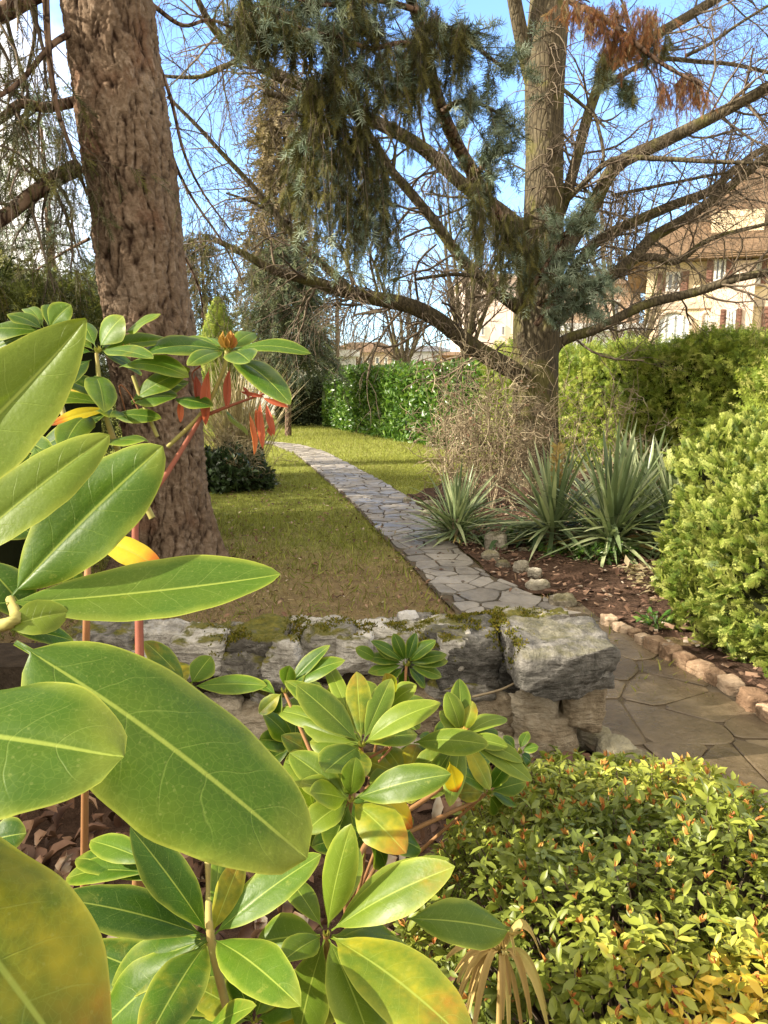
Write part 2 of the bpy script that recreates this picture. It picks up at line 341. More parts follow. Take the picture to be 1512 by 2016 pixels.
M['thuja'] = foliage('thuja_spray', (0, (.09, .14, .02)), (.4, (.20, .265, .035)), (.8, (.32, .37, .06)), (1, (.44, .44, .13)), rough=.55, transl=.32, nscale=2.2)
M['thuja_pale'] = foliage('thuja_pale_spray', (0, (.045, .08, .012)), (.4, (.11, .165, .02)), (.75, (.21, .26, .04)), (1, (.34, .36, .10)), rough=.5, transl=.32, nscale=3.2, tip=(.37, .40, .10))  # paler frond tips: young growth, with sunlit tips put into the colour
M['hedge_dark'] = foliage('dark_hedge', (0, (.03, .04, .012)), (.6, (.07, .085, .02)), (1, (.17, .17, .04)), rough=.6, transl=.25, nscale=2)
M['core'] = plain('hedge_shade', (.016, .018, .008), 1, 0)  # near-black fill, painted shade for the inside of hedges and shrubs
M['yucca'] = foliage('yucca_blade', (0, (.09, .13, .06)), (.5, (.19, .245, .11)), (1, (.42, .46, .25)), rough=.4, transl=.2, spec=.45, nscale=3)
M['strap'] = foliage('strap_leaf', (0, (.045, .085, .03)), (1, (.10, .17, .05)), rough=.35, transl=.25, spec=.45)
M['azalea'] = foliage('azalea_leaf', (0, (.095, .125, .02)), (.45, (.20, .235, .035)), (.8, (.32, .34, .055)), (.93, (.48, .42, .07)), (1, (.56, .38, .04)), rough=.42, transl=.3, spec=.35, nscale=4, namp=.3)
M['azbud'] = foliage('azalea_bud', (0, (.34, .11, .03)), (.6, (.44, .20, .05)), (1, (.48, .30, .08)), transl=.15, nscale=40)
M['straw'] = foliage('straw_leaf', (0, (.30, .20, .07)), (.5, (.46, .34, .13)), (1, (.46, .39, .14)), transl=.3, rough=.6, nscale=12)
M['ograss'] = foliage('ornamental_grass', (0, (.22, .17, .09)), (1, (.42, .36, .22)), transl=.3)
M['grass'] = foliage('grass_blade', (0, (.18, .155, .055)), (.4, (.155, .18, .032)), (1, (.30, .31, .065)), transl=.35, nscale=.8, namp=.5)
M['dry'] = foliage('dry_grass_blade', (0, (.15, .10, .05)), (.6, (.28, .20, .10)), (1, (.42, .33, .18)), transl=.2, nscale=3)
M['greenbud'] = foliage('green_bud', (0, (.14, .17, .02)), (1, (.30, .28, .05)), transl=.1, nscale=60)
M['ivy'] = foliage('ivy_leaf', (0, (.014, .026, .01)), (1, (.05, .085, .03)), transl=.1, rough=.35, spec=.4)
M['litter'] = foliage('leaf_litter', (0, (.06, .032, .02)), (.55, (.16, .085, .05)), (.85, (.28, .17, .10)), (1, (.45, .38, .28)), transl=.1, nscale=20)
M['chips'] = foliage('wood_chip', (0, (.055, .03, .02)), (.6, (.15, .085, .055)), (.9, (.26, .17, .11)), (1, (.45, .38, .30)), transl=0, nscale=20, rough=.9)

def stone_mat(name, a, b, c, moss=0.0, rough=.85, msc=7.0):
    t = NT(name); r = t.attr('rnd'); n1 = t.noise(9, 8, .7, dist=.6); n2 = t.noise(42, 6, .7); n3 = t.noise(3.2, 3)
    f = t.math('ADD', t.math('MULTIPLY', n1, .65), t.math('ADD', t.math('MULTIPLY', n2, .4), t.math('MULTIPLY', t.math('SUBTRACT', r, .5), .35)))
    col = t.ramp(f, (.34, a), (.5, b), (.68, c))
    lich = t.map(t.noise(24, 5, .7), .60, .68); col = t.mix(t.math('MULTIPLY', lich, .35), col, (.42, .41, .37))
    if moss:
        sep = t.n('SeparateXYZ'); t.t.links.new(t.n('NewGeometry').outputs['Normal'], sep.inputs[0])
        m = t.math('MULTIPLY', t.map(sep.outputs[2], .25, .8), t.map(t.math('ADD', t.noise(msc, 5, .65), t.math('MULTIPLY', n3, .25)), .56, .66))
        col = t.mix(t.math('MULTIPLY', m, moss), col, t.ramp(t.noise(50, 4), (.3, (.07, .075, .012)), (.7, (.17, .15, .022))))
    st = t.noise(1.0, 5, .6, t.scalev(t.pos(), (9, 9, 60)), 1.2); h = t.math('ADD', t.math('ADD', n1, t.math('MULTIPLY', st, .6)), t.math('MULTIPLY', n2, .5))
    return t.done(col, rough, t.bump(h, .03, 1), spec=.2)
M['cap'] = stone_mat('weathered_stone', (.10, .092, .078), (.30, .28, .24), (.58, .55, .49), .95)
M['cap_dark'] = stone_mat('dark_capstone', (.032, .03, .026), (.10, .095, .083), (.27, .255, .23), .3)
M['face'] = stone_mat('limestone', (.17, .125, .075), (.33, .27, .185), (.48, .42, .32), 0)
M['white_stone'] = stone_mat('white_stone', (.30, .29, .27), (.46, .44, .41), (.6, .58, .55))
M['bedrock'] = stone_mat('bed_rock', (.13, .11, .08), (.27, .24, .18), (.42, .38, .30), .4)
M['brick'] = stone_mat('edging_stone', (.20, .125, .075), (.38, .26, .165), (.52, .39, .27), 0)
M['mortar'] = plain('dark_earth_joint', (.045, .034, .024), 1, .1, .4, 18, .01)
M['soil'] = plain('bed_soil', (.07, .042, .028), 1, .1, .5, 14, .03, 30)
M['moss'] = foliage('moss', (0, (.06, .065, .01)), (.6, (.13, .125, .018)), (1, (.20, .15, .03)), transl=.1, nscale=20, rough=.95, spec=.05)

def lawn_mat():
    t = NT('lawn'); p = t.pos(); sep = t.n('SeparateXYZ'); t.t.links.new(p, sep.inputs[0])
    n1 = t.noise(1.3, 5, .65); n2 = t.noise(9, 5, .7); n3 = t.noise(60, 4, .7)
    far = t.map(t.math('ADD', sep.outputs[1], t.math('MULTIPLY', t.math('SUBTRACT', n1, .5), 4.5)), 3.5, 7.0)
    f = t.math('ADD', t.math('MULTIPLY', n2, .6), t.math('MULTIPLY', n3, .4))
    earth = t.ramp(f, (.28, (.12, .082, .045)), (.5, (.22, .16, .082)), (.72, (.31, .25, .10)))
    gr = t.ramp(f, (.28, (.10, .105, .025)), (.5, (.20, .22, .045)), (.75, (.33, .33, .085)))
    return t.done(t.mix(far, earth, gr), .95, t.bump(t.math('ADD', n2, n3), .02), spec=.1)
M['lawn'] = lawn_mat()
def paver_mat(name, a, b, c, rough=(.5, .75), wet=False):
    t = NT(name); r = t.attr('rnd'); n1 = t.noise(5, 7, .7, dist=.4); n2 = t.noise(34, 6, .7)
    f = t.math('ADD', t.math('MULTIPLY', n1, .5), t.math('ADD', t.math('MULTIPLY', n2, .3), t.math('MULTIPLY', r, .22)))
    col = t.ramp(f, (.33, a), (.5, b), (.72, c))
    dirt = t.map(t.noise(2.6, 6, .7), .5, .66); col = t.mix(t.math('MULTIPLY', dirt, .55), col, (.075, .055, .038))
    rg = t.map(t.noise(3.3, 4), .4, .62, rough[0], rough[1])
    return t.done(col, rg, t.bump(t.math('ADD', n1, t.math('MULTIPLY', n2, .5)), .008), spec=.4)
M['flag'] = paver_mat('flagstone', (.10, .09, .078), (.20, .182, .157), (.34, .31, .27), (.42, .75))
M['slab'] = paver_mat('wet_slab', (.058, .042, .024), (.118, .088, .052), (.22, .172, .11), (.16, .42))
M['joint'] = plain('path_joint', (.085, .067, .045), .95, .15, .4, 20, .006)

# ------------------------------------------------------------------ ground
def sheet(name, poly, z, mat, res=.12, amp=.012, nsc=1.6, kind='structure'):
    """a gently uneven sheet filling a polygon"""
    poly = np.asarray(poly, float)[:, :2]; bm = bmesh.new(); vs = [bm.verts.new((p[0], p[1], z)) for p in poly]; bm.faces.new(vs)
    x0, y0 = poly.min(0); x1, y1 = poly.max(0)
    for ax, lo, hi in ((0, x0, x1), (1, y0, y1)):
        c = lo + res
        while c < hi:
            g = bm.verts[:] + bm.edges[:] + bm.faces[:]; co = (c, 0, 0) if ax == 0 else (0, c, 0); no = (1, 0, 0) if ax == 0 else (0, 1, 0)
            bmesh.ops.bisect_plane(bm, geom=g, plane_co=co, plane_no=no); c += res
    for v in bm.verts: v.co.z = z + amp * noise.fractal(Vector((v.co.x * nsc, v.co.y * nsc, z)), 1, 2, 3)
    bmesh.ops.recalc_face_normals(bm, faces=bm.faces)
    if bm.faces[:][0].normal.z < 0: bmesh.ops.reverse_faces(bm, faces=bm.faces)
    me = bpy.data.meshes.new(name); bm.to_mesh(me); bm.free(); me.materials.append(mat)
    me.polygons.foreach_set('use_smooth', np.full(len(me.polygons), True))
    o = bpy.data.objects.new(name, me); S.collection.objects.link(o); tag(o, kind=kind); OFF[o.name] = np.zeros(3); return o

g = MB(); g.add([[-600, -60, -.06], [600, -60, -.06], [600, 900, -.06], [-600, 900, -.06]], [np.array([[0, 1, 2, 3]])])
tag(g.build('ground', M['lawn']), kind='structure')
WALLY = 2.22
sheet('lawn', [(-9, 2.3), (3.2, 2.3), (9, 8), (9, 34), (-9, 34)], -.008, M['lawn'], .3, .012)
# path outline in the photograph, laid on the ground
pl = [(536, 876), (578, 893), (606, 915), (640, 945), (680, 980), (720, 1022), (760, 1065), (805, 1110), (850, 1160), (895, 1205), (905, 1240)]
pr = [(590, 876), (640, 890), (690, 915), (755, 950), (812, 985), (848, 1018), (880, 1055), (918, 1095), (965, 1135), (1045, 1170), (1150, 1215)]
PL = np.array([gnd(*q) for q in pl]); PR = np.array([gnd(*q) for q in pr])
far_l, far_r = np.array([-3.6, 15.5, 0]), np.array([-3.3, 16.3, 0])
path_poly = np.vstack([[far_l], PL, PR[::-1], [far_r]])
walk_poly = np.array([gnd(*q) for q in [(1085, 1250), (1120, 1175), (1190, 1232), (1250, 1262), (1310, 1300), (1400, 1352), (1512, 1425), (1640, 1500), (1700, 1900), (1560, 1800), (1420, 1700), (1300, 1600), (1180, 1500), (1090, 1420)]])
bed_poly = [gnd(*q)[:2] for q in [(800, 978), (812, 985), (848, 1018), (880, 1055), (918, 1095), (965, 1135), (1045, 1170), (1120, 1175), (1190, 1232), (1250, 1262), (1310, 1300), (1400, 1352), (1512, 1425), (1640, 1500)]] + [(1.5, 1.6), (1.5, -1.5), (4.5, -1.5), (4.5, 2.4), (6, 5), (4.8, 8.5), (2.6, 10.5), (1.6, 10.2), (.85, 9.0), (.5, 8.2)]
def inpoly(P, poly):
    P = np.asarray(P)[:, :2]; poly = np.asarray(poly)[:, :2]; c = np.zeros(len(P), bool); j = len(poly) - 1
    for i in range(len(poly)):
        a, b = poly[i], poly[j]
        m = ((a[1] > P[:, 1]) != (b[1] > P[:, 1])) & (P[:, 0] < (b[0] - a[0]) * (P[:, 1] - a[1]) / (b[1] - a[1] + 1e-12) + a[0]); c ^= m; j = i
    return c
sheet('flower_bed', bed_poly, .012, M['soil'], .08, .03, 3)
sheet('planting_bed', [(-3.5, -1.5), (1.6, -1.5), (1.2, 1.3), (.62, 2.12), (-3.5, 2.12)], .0, M['soil'], .07, .04, 3)

def clip(poly, n, c):
    out = []
    for i in range(len(poly)):
        a, b = poly[i], poly[(i + 1) % len(poly)]; da, db = a @ n - c, b @ n - c
        if da <= 0: out.append(a)
        if da * db < 0: out.append(a + (b - a) * da / (da - db))
    return out
def crazy(mb, poly, cell, gap, z, seed, stretch=(1, 1), hbev=.006, clip_to=True, jit=.8):
    r = np.random.default_rng(seed); poly = np.asarray(poly)[:, :2]; lo, hi = poly.min(0), poly.max(0)
    cx, cy = cell * stretch[0], cell * stretch[1]
    xs = np.arange(lo[0] - cx, hi[0] + cx, cx); ys = np.arange(lo[1] - cy, hi[1] + cy, cy)
    P = np.array([[x + (k % 2) * cx / 2 + r.uniform(-.5, .5) * cx * jit, y + r.uniform(-.5, .5) * cy * jit] for k, y in enumerate(ys) for x in xs])
    A_ = poly; B_ = np.roll(poly, -1, 0); area = (A_[:, 0] * B_[:, 1] - B_[:, 0] * A_[:, 1]).sum()
    for i in range(len(P)):
        p = P[i]; e_ = B_ - A_; tt = np.clip(((p - A_) * e_).sum(1) / (e_ ** 2).sum(1), 0, 1); dq = np.linalg.norm(A_ + e_ * tt[:, None] - p, axis=1); ins = inpoly(p[None], poly)[0]
        if not ins and dq.min() > cell * .45: continue
        d = np.linalg.norm(P - p, axis=1); nb = np.argsort(d)[1:14]
        c = [p + q for q in np.array([[-1, -1], [1, -1], [1, 1], [-1, 1]]) * cell * 2]
        for k in nb:
            n = (P[k] - p) / d[k]; c = clip(c, n, p @ n + d[k] / 2 - gap / 2)
        for k in np.where(dq < cell * 1.2)[0]:
            n = np.array([e_[k][1], -e_[k][0]]) / np.linalg.norm(e_[k]) * (1 if area > 0 else -1)
            if (np.array(c) @ n - A_[k] @ n > 0).any() and len(c) > 2: c = clip(c, n, A_[k] @ n - r.uniform(.0, .03))
            if len(c) < 3: break
        if len(c) < 3: continue
        c_ = np.array(c); sh = abs((c_[:, 0] * np.roll(c_[:, 1], -1) - np.roll(c_[:, 0], -1) * c_[:, 1]).sum()) / 2
        if sh < cell * cell * .08: continue
        c = np.array(c); ctr = c.mean(0)
        # rounded, slightly broken outline
        m = []
        for a, b in zip(c, np.roll(c, -1, 0)):
            m += [a * .88 + b * .12, a * .5 + b * .5 + r.normal(size=2) * gap * .3, a * .12 + b * .88]
        m = np.array(m); k = len(m); dz = r.uniform(-.003, .003); tl = r.normal(size=2) * .012
        def zz(q): return z + dz + (q - ctr) @ tl
        inn = ctr + (m - ctr) * (1 - hbev * 2 / np.maximum(np.linalg.norm(m - ctr, axis=1, keepdims=True), .02))
        V = np.vstack([np.c_[m, np.full(k, z - .03)], np.c_[m, zz(m) - hbev * .6], np.c_[inn, zz(inn)]])
        j = np.arange(k); j2 = (j + 1) % k
        q = np.vstack([np.c_[j, j2, k + j2, k + j], np.c_[k + j, k + j2, 2 * k + j2, 2 * k + j]])
        mb.add(V, [q, (2 * k + j)[None]], r.uniform())
jo = sheet('path_joints', path_poly, .008, M['joint'], .2, .004)
fl = MB(); crazy(fl, path_poly, .165, .011, .020, 5, (1.3, .72), .003, jit=1.35); tag(fl.build('path', M['flag'], smooth=False), kind='structure')
sheet('walkway_joints', walk_poly, .016, M['joint'], .2, .003)
wk = MB(); crazy(wk, walk_poly, .235, .0045, .0205, 8, (1.35, .75), .003, jit=1.3); tag(wk.build('walkway', M['slab'], smooth=False), kind='structure')

# ------------------------------------------------------------------ spruce at the front with its big trunk
spruce = empty('spruce_tree', gnd(335, 1120), 'tall spruce with a thick scaly brown trunk standing on the lawn behind the stone wall', 'tree')
rows = [(1150, 214, 448), (1110, 230, 430), (1070, 246, 421), (1000, 262, 411), (900, 256, 402), (800, 235, 397), (700, 215, 388), (600, 203, 372), (500, 190, 358), (400, 183, 350), (300, 165, 340), (200, 152, 325), (100, 138, 312), (0, 125, 302), (-150, 105, 282), (-500, 50, 220), (-1300, -60, 60)]
def trunk_mesh(rows, Y, du, dz, depth, plate):
    C = []; Rr = []
    for py, a, b in rows:
        c = atY((a + b) / 2, py, Y); C.append(c); dist = (c - CAM) @ FW; Rr.append((b - a) / 2 / F * dist)
    C = np.array(C); Rr = np.array(Rr); zs = C[:, 2]; o = np.argsort(zs); zz = np.arange(zs.min() - .05, zs.max(), dz)
    cx = np.interp(zz, zs[o], C[o, 0]); cy = np.interp(zz, zs[o], C[o, 1]); rr = np.interp(zz, zs[o], Rr[o])
    k = int(2 * math.pi * Rr.mean() / du); a = np.arange(k) * 2 * math.pi / k; V = np.zeros((len(zz), k, 3)); rc = np.zeros((len(zz), k))
    for i, z in enumerate(zz):
        for j in range(k):
            ca, sa = math.cos(a[j]), math.sin(a[j]); r0 = .27
            X, Y_, Z = ca * r0, sa * r0, z
            wv = noise.noise_vector(Vector((X * 7, Y_ * 7, Z * 5))) * .035 + noise.noise_vector(Vector((X * 19, Y_ * 19, Z * 14))) * .012
            X += wv[0]; Y_ += wv[1]; Z += wv[2] * 1.6
            n1 = abs(noise.noise(Vector((X * 13, Y_ * 13, Z * 5.0)))); n2 = abs(noise.noise(Vector((X * 30 + 9, Y_ * 30, Z * 12)))); n3 = noise.noise(Vector((X * 46, Y_ * 46, Z * 26 + 5)))
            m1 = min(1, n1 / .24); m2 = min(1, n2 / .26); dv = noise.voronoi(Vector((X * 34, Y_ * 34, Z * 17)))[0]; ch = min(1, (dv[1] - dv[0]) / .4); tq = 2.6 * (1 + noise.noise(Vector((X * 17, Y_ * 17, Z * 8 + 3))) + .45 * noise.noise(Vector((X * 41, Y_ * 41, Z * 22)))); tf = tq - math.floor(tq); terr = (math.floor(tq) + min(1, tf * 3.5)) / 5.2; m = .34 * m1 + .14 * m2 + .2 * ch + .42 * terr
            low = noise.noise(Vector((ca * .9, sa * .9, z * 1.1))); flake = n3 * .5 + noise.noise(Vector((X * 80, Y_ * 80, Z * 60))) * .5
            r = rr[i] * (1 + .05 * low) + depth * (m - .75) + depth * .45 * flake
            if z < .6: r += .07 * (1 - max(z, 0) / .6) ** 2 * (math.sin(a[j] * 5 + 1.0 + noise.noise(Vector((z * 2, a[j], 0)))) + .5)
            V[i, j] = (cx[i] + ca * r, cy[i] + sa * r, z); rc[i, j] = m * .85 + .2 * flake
    i = np.arange(len(zz) - 1)[:, None]; j = np.arange(k)[None]
    q = np.stack([i * k + j, i * k + (j + 1) % k, (i + 1) * k + (j + 1) % k, (i + 1) * k + j], -1).reshape(-1, 4)
    mb = MB(); mb.add(V, [q], rc.ravel()); return mb
def spruce_trunk_mat():
    t = NT('scaly_spruce_bark'); r = t.attr('rnd'); n = t.noise(26, 6, .7); n2 = t.noise(4.5, 4, .6); n3 = t.noise(120, 4, .7)
    col = t.ramp(t.math('ADD', t.math('MULTIPLY', n, .6), t.math('MULTIPLY', n2, .45)), (.3, (.10, .063, .04)), (.52, (.20, .14, .093)), (.75, (.35, .27, .195)))
    red = t.map(t.noise(2.1, 3), .52, .64); col = t.mix(t.math('MULTIPLY', red, .5), col, (.17, .075, .042))
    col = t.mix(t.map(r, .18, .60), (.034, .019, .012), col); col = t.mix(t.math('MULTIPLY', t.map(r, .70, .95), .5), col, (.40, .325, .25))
    return t.done(col, .95, t.bump(t.math('ADD', n, t.math('MULTIPLY', n3, .5)), .03), spec=.12)
trunk_mesh(rows, 4.52, .006, .0085, .031, (30, 13)).build('trunk', spruce_trunk_mat(), spruce)

SH = [T_shoot(36, .30, .03, 55, s_, .25) for s_ in (1, 2)]
SH_LONG = [T_shoot(30, .5, .03, 48, s_, .15) for s_ in (3, 4)]
STAR = [T_shoot(26, .62, .05, 82, s_, .1) for s_ in (11, 12)]
SH_THIN = [T_shoot(26, .16, .02, 50, s_, .2) for s_ in (5, 6)]
SH_FAR = [T_shoot(13, .30, .085, 55, s_, .2) for s_ in (7, 8)]
def shoots_on(mb, P, per, L, templ, rnd=(0, 1), grav=0.0, ang=40, tmin=.1, tip=True):
    c, _ = spawn(P, np.ones(P.shape[:2]), per, L, ang, .5, grav, .1, 2, tmin, 1.0)
    pos = c[:, 0]; d = c[:, 1] - c[:, 0]
    if tip:
        pos = np.vstack([pos, P[:, -1]]); d = np.vstack([d, nrm(P[:, -1] - P[:, -2]) * L])
    l = np.linalg.norm(d, axis=1); n = R.normal(size=d.shape) * .5 + np.array([0, 0, 1]); h = len(pos) // 2; o = R.permutation(len(pos))
    for T, ix in ((templ[0], o[:h]), (templ[1], o[h:])):
        if len(ix): scatter(mb, T, pos[ix], d[ix], n[ix], l[ix], U(rnd[0], rnd[1], len(ix)))
def limb(mb, px, Y, w, k=7, sub=5):
    """limb from pixel control points; Y single, list, or (start,end); w pixel widths (start,end)"""
    n = len(px); Ys = np.full(n, Y) if np.ndim(Y) == 0 else np.interp(np.linspace(0, 1, n), np.linspace(0, 1, len(Y)), Y)
    P = np.array([atY(a, b, y) for (a, b), y in zip(px, Ys)])
    ws = np.interp(np.linspace(0, 1, n), np.linspace(0, 1, len(w)), w) / 2 / F * ((P - CAM) @ FW)
    return tube(mb, P, ws, k, sub)
def stackP(Q, n=9):
    i = np.linspace(0, len(Q[0]) - 1, n); a = np.arange(len(Q[0]))
    return np.stack([np.interp(i, a, Q[0][:, c]) for c in range(3)], 1)[None], np.interp(i, a, Q[1])[None]

br = MB(); nd = MB(); tw = MB()
SB = [([(130, -40), (60, -10), (0, 28), (-80, 60)], (4.5, 4.1), (44, 30)), ([(150, 330), (110, 350), (60, 385), (0, 432), (-70, 470)], (4.5, 4.0), (34, 26)),
      ([(88, -40), (95, 90), (110, 205), (140, 295), (172, 385)], (4.1, 4.35), (15, 6)), ([(150, 200), (90, 212), (40, 205), (10, 228), (-60, 280)], (4.5, 4.2), (22, 16)),
      ([(300, 95), (335, 190), (362, 300), (400, 380), (455, 455)], (4.6, 5.0), (9, 3)), ([(330, 280), (352, 340), (385, 400), (440, 480), (480, 560)], (4.7, 5.3), (8, 3)),
      ([(150, 60), (100, 90), (40, 160), (-20, 200)], (4.4, 4.0), (14, 8)), ([(345, 480), (372, 520), (395, 580), (400, 640)], (4.7, 5.1), (7, 3)), ([(175, 470), (120, 500), (60, 540)], (4.6, 5.0), (7, 3)), ([(300, 10), (360, 50), (420, 40), (500, 80)], (4.8, 5.4), (10, 4))]
for k, (px, Y, w) in enumerate(SB):
    P, r = stackP(limb(br, px, Y, w)); right = k in (4, 5, 7, 9)
    c1, r1 = spawn(P, r, 14 if right else 15, .5, 60, .3, -.22, .16, 6); vtubes(tw, c1, np.maximum(r1, .0015), 3)
    c2, r2 = spawn(c1, r1, 4, .25, 45, .6, -.5, .14, 5); vtubes(tw, c2, np.maximum(r2 * .8, .001), 3)
    shoots_on(nd, c2, 2 if right else 3, .09, SH_THIN, (0, .7) if k < 4 else (.2, 1), -.3)
    if not right: shoots_on(nd, c1, 6, .10, SH, (0, .85), -.2)
# the crown above and beside the picture
for i in range(46):
    z = 4.7 + i * .14; a = i * 2.39996; L = 1.9 * (1 - (z - 4.4) / 9)
    tz = np.interp(z, [0, 4, 8], [spruce.location.x, -1.9, -2.7]); o = np.array([tz, 4.5, z]); d = np.array([math.cos(a), math.sin(a), 0])
    if z < 6.5 and (d[1] < -.2 or d[0] > .3): continue
    t = np.linspace(0, 1, 7)[:, None]; P = (o + d * L * t + np.array([0, 0, -.5]) * t ** 1.5 * L * .5)[None]; r = (.035 * (1 - t[:, 0] * .8))[None]
    vtubes(br, P, r, 5); c1, r1 = spawn(P, r, 16, .7, 55, .4, -.2, .15, 5); vtubes(tw, c1, r1, 3)
    shoots_on(nd, c1, 12, .17, SH_FAR, (0, .8), -.25)
br.build('branches', M['spruce_bark'], spruce); tw.build('twigs', M['twig'], spruce); nd.build('foliage', M['olive_needle'], spruce)

# ------------------------------------------------------------------ bare broad-leaved tree in front of the hedge
TY = 8.4
bare = empty('bare_tree', atY(1055, 955, TY) * [1, 1, 0], 'large leafless tree with a grey forking trunk standing behind the yuccas', 'tree')
tk = MB(); lb = MB(); tw = MB(); fine = MB()
tube(tk, [atY(x, y, TY) for x, y in [(1056, 985), (1054, 900), (1054, 800), (1055, 700), (1058, 620), (1066, 520), (1070, 420), (1072, 300), (1072, 180), (1078, 60), (1085, -80), (1090, -400)]],
     np.array([112, 96, 88, 88, 92, 84, 74, 70, 72, 74, 66, 30]) / 2 / F * TY, 18, 6)
tube(tk, [atY(1062, 230, TY), atY(1042, 140, TY), atY(1022, 50, TY - .1), atY(1008, -30, TY - .2), atY(985, -200, TY - .4)], np.array([24, 28, 26, 24, 14]) / 2 / F * TY, 10)
tube(tk, [atY(1060, 700, TY - .12), atY(1075, 650, TY - .2), atY(1088, 610, TY - .15), atY(1092, 560, TY)], np.array([20, 26, 24, 20]) / 2 / F * TY, 10)
LIMBS = [  # pixels, depth, widths
    ([(1040, 745), (985, 715), (930, 682), (860, 628), (800, 600), (740, 588), (690, 578), (610, 552), (540, 532), (480, 500), (420, 470)], (TY, 7.4, 6.9), (46, 42, 36, 30, 22, 12)),
    ([(1045, 625), (1010, 598), (960, 560), (905, 505), (850, 430), (800, 370), (770, 335), (740, 285), (700, 230)], (TY, 8.0, 7.6), (34, 27, 22, 16)),
    ([(1050, 470), (985, 415), (910, 362), (830, 290), (740, 240), (670, 205), (600, 170), (540, 145), (480, 112), (440, 78), (410, 40), (380, -20)], (TY, 7.8, 7.0), (36, 32, 30, 28, 22, 12)),
    ([(480, 114), (440, 132), (400, 150), (355, 152), (310, 148)], (7.1, 7.0), (14, 7)),
    ([(590, 208), (555, 192), (520, 180)], (7.5, 7.4), (17, 15)),
    ([(700, 580), (640, 525), (590, 480), (545, 425), (500, 370), (440, 305), (390, 250), (330, 190)], (7.2, 6.8), (20, 16, 12, 8)),
    ([(570, 440), (530, 415), (490, 395), (445, 380)], (7.1, 7.0), (10, 5)),
    ([(960, 548), (900, 540), (850, 545), (820, 550)], (8.1, 7.9), (10, 7)),
    ([(1085, 700), (1110, 670), (1180, 645), (1270, 600), (1370, 575), (1450, 548), (1530, 530), (1640, 480)], (TY, 8.2, 7.8), (26, 22, 20, 14)),
    ([(1085, 640), (1165, 572), (1240, 515), (1285, 468), (1350, 430), (1420, 380), (1512, 305), (1600, 240)], (TY, 8.5, 8.2), (32, 28, 22, 16)),
    ([(1090, 590), (1130, 530), (1180, 472), (1260, 432), (1330, 402), (1400, 375), (1445, 335), (1512, 290), (1600, 280)], (TY, 8.8, 9), (26, 24, 20, 12)),
    ([(1085, 560), (1110, 500), (1165, 410), (1212, 328), (1300, 282), (1400, 232), (1470, 195), (1540, 155), (1640, 120)], (TY, 8.2, 7.6), (38, 34, 28, 18)),
    ([(1082, 470), (1110, 400), (1132, 325), (1160, 220), (1195, 140), (1265, 85), (1350, 35), (1430, -15), (1500, -60)], (TY, 8.6, 8.8), (28, 26, 24, 22, 20)),
    ([(1100, 410), (1140, 370), (1205, 315), (1290, 312), (1400, 318), (1530, 322)], (TY, 8.0, 7.6), (16, 14, 12, 8)),
    ([(1200, 160), (1290, 118), (1380, 122), (1450, 128), (1540, 150)], (8.6, 8.8), (12, 8)),
    ([(1350, 110), (1400, 85), (1450, 50), (1530, 0)], (8.6, 8.6), (9, 6)),
    ([(1258, 508), (1290, 506), (1320, 516), (1345, 508), (1400, 470), (1512, 440)], (8.5, 8.3), (18, 16, 8)),
    ([(1160, 205), (1175, 240), (1188, 300), (1185, 320)], (8.4, 8.1), (8, 8)),
    ([(1095, 165), (1150, 210), (1190, 250)], (8.4, 8.2), (10, 6)),
    ([(1205, 385), (1300, 365), (1400, 345), (1480, 330)], (8.4, 8.2), (9, 5)),
    ([(1010, -20), (960, -80), (900, -160)], (8.2, 7.6), (18, 10))]
LP = []
for px, Y, w in LIMBS: LP.append(limb(lb, px, Y, [q_ * .86 for q_ in w], 8, 4))
for k, q in enumerate(LP):
    L = np.linalg.norm(np.diff(q[0], axis=0), axis=1).sum(); P, r = stackP(q, 12); n = max(4, int(L * (9 if k < 8 or k in (12, 14, 15) else 8)))
    left = P[0, -1, 0] < .5
    a1, b1 = spawn(P, r, n, .75, 55, .32, -.05 if left else .02, .17, 7, .12); vtubes(tw, a1, np.clip(b1, .003, .012), 4)
    a2, b2 = spawn(a1, b1, 7, .42, 50, .55, -.14 if left else -.06, .17, 6); vtubes(tw, a2, np.clip(b2, .0018, .006), 3)
    a3, b3 = spawn(a2, b2, 4 if not left else 3, .26, 48, .6, -.2 if left else -.08, .17, 5); vtubes(fine, a3, np.clip(b3, .0012, .0025), 3)
# shoots clothing the trunk
TP = np.array([[atY(1070 + 2 * i, 520 - 70 * i, TY - .2) for i in range(8)]]); a, b = spawn(TP, np.full((1, 8), .03), 90, .45, 70, .3, -.25, .28, 7, 0, 1, bias=(0, -.6, 0)); vtubes(tw, a, np.clip(b, .002, .006), 3)
tk.build('trunk', M['tree_bark'], bare); lb.build('limbs', M['tree_bark'], bare); tw.build('twigs', M['twig'], bare); fine.build('fine_twigs', M['twig'], bare)

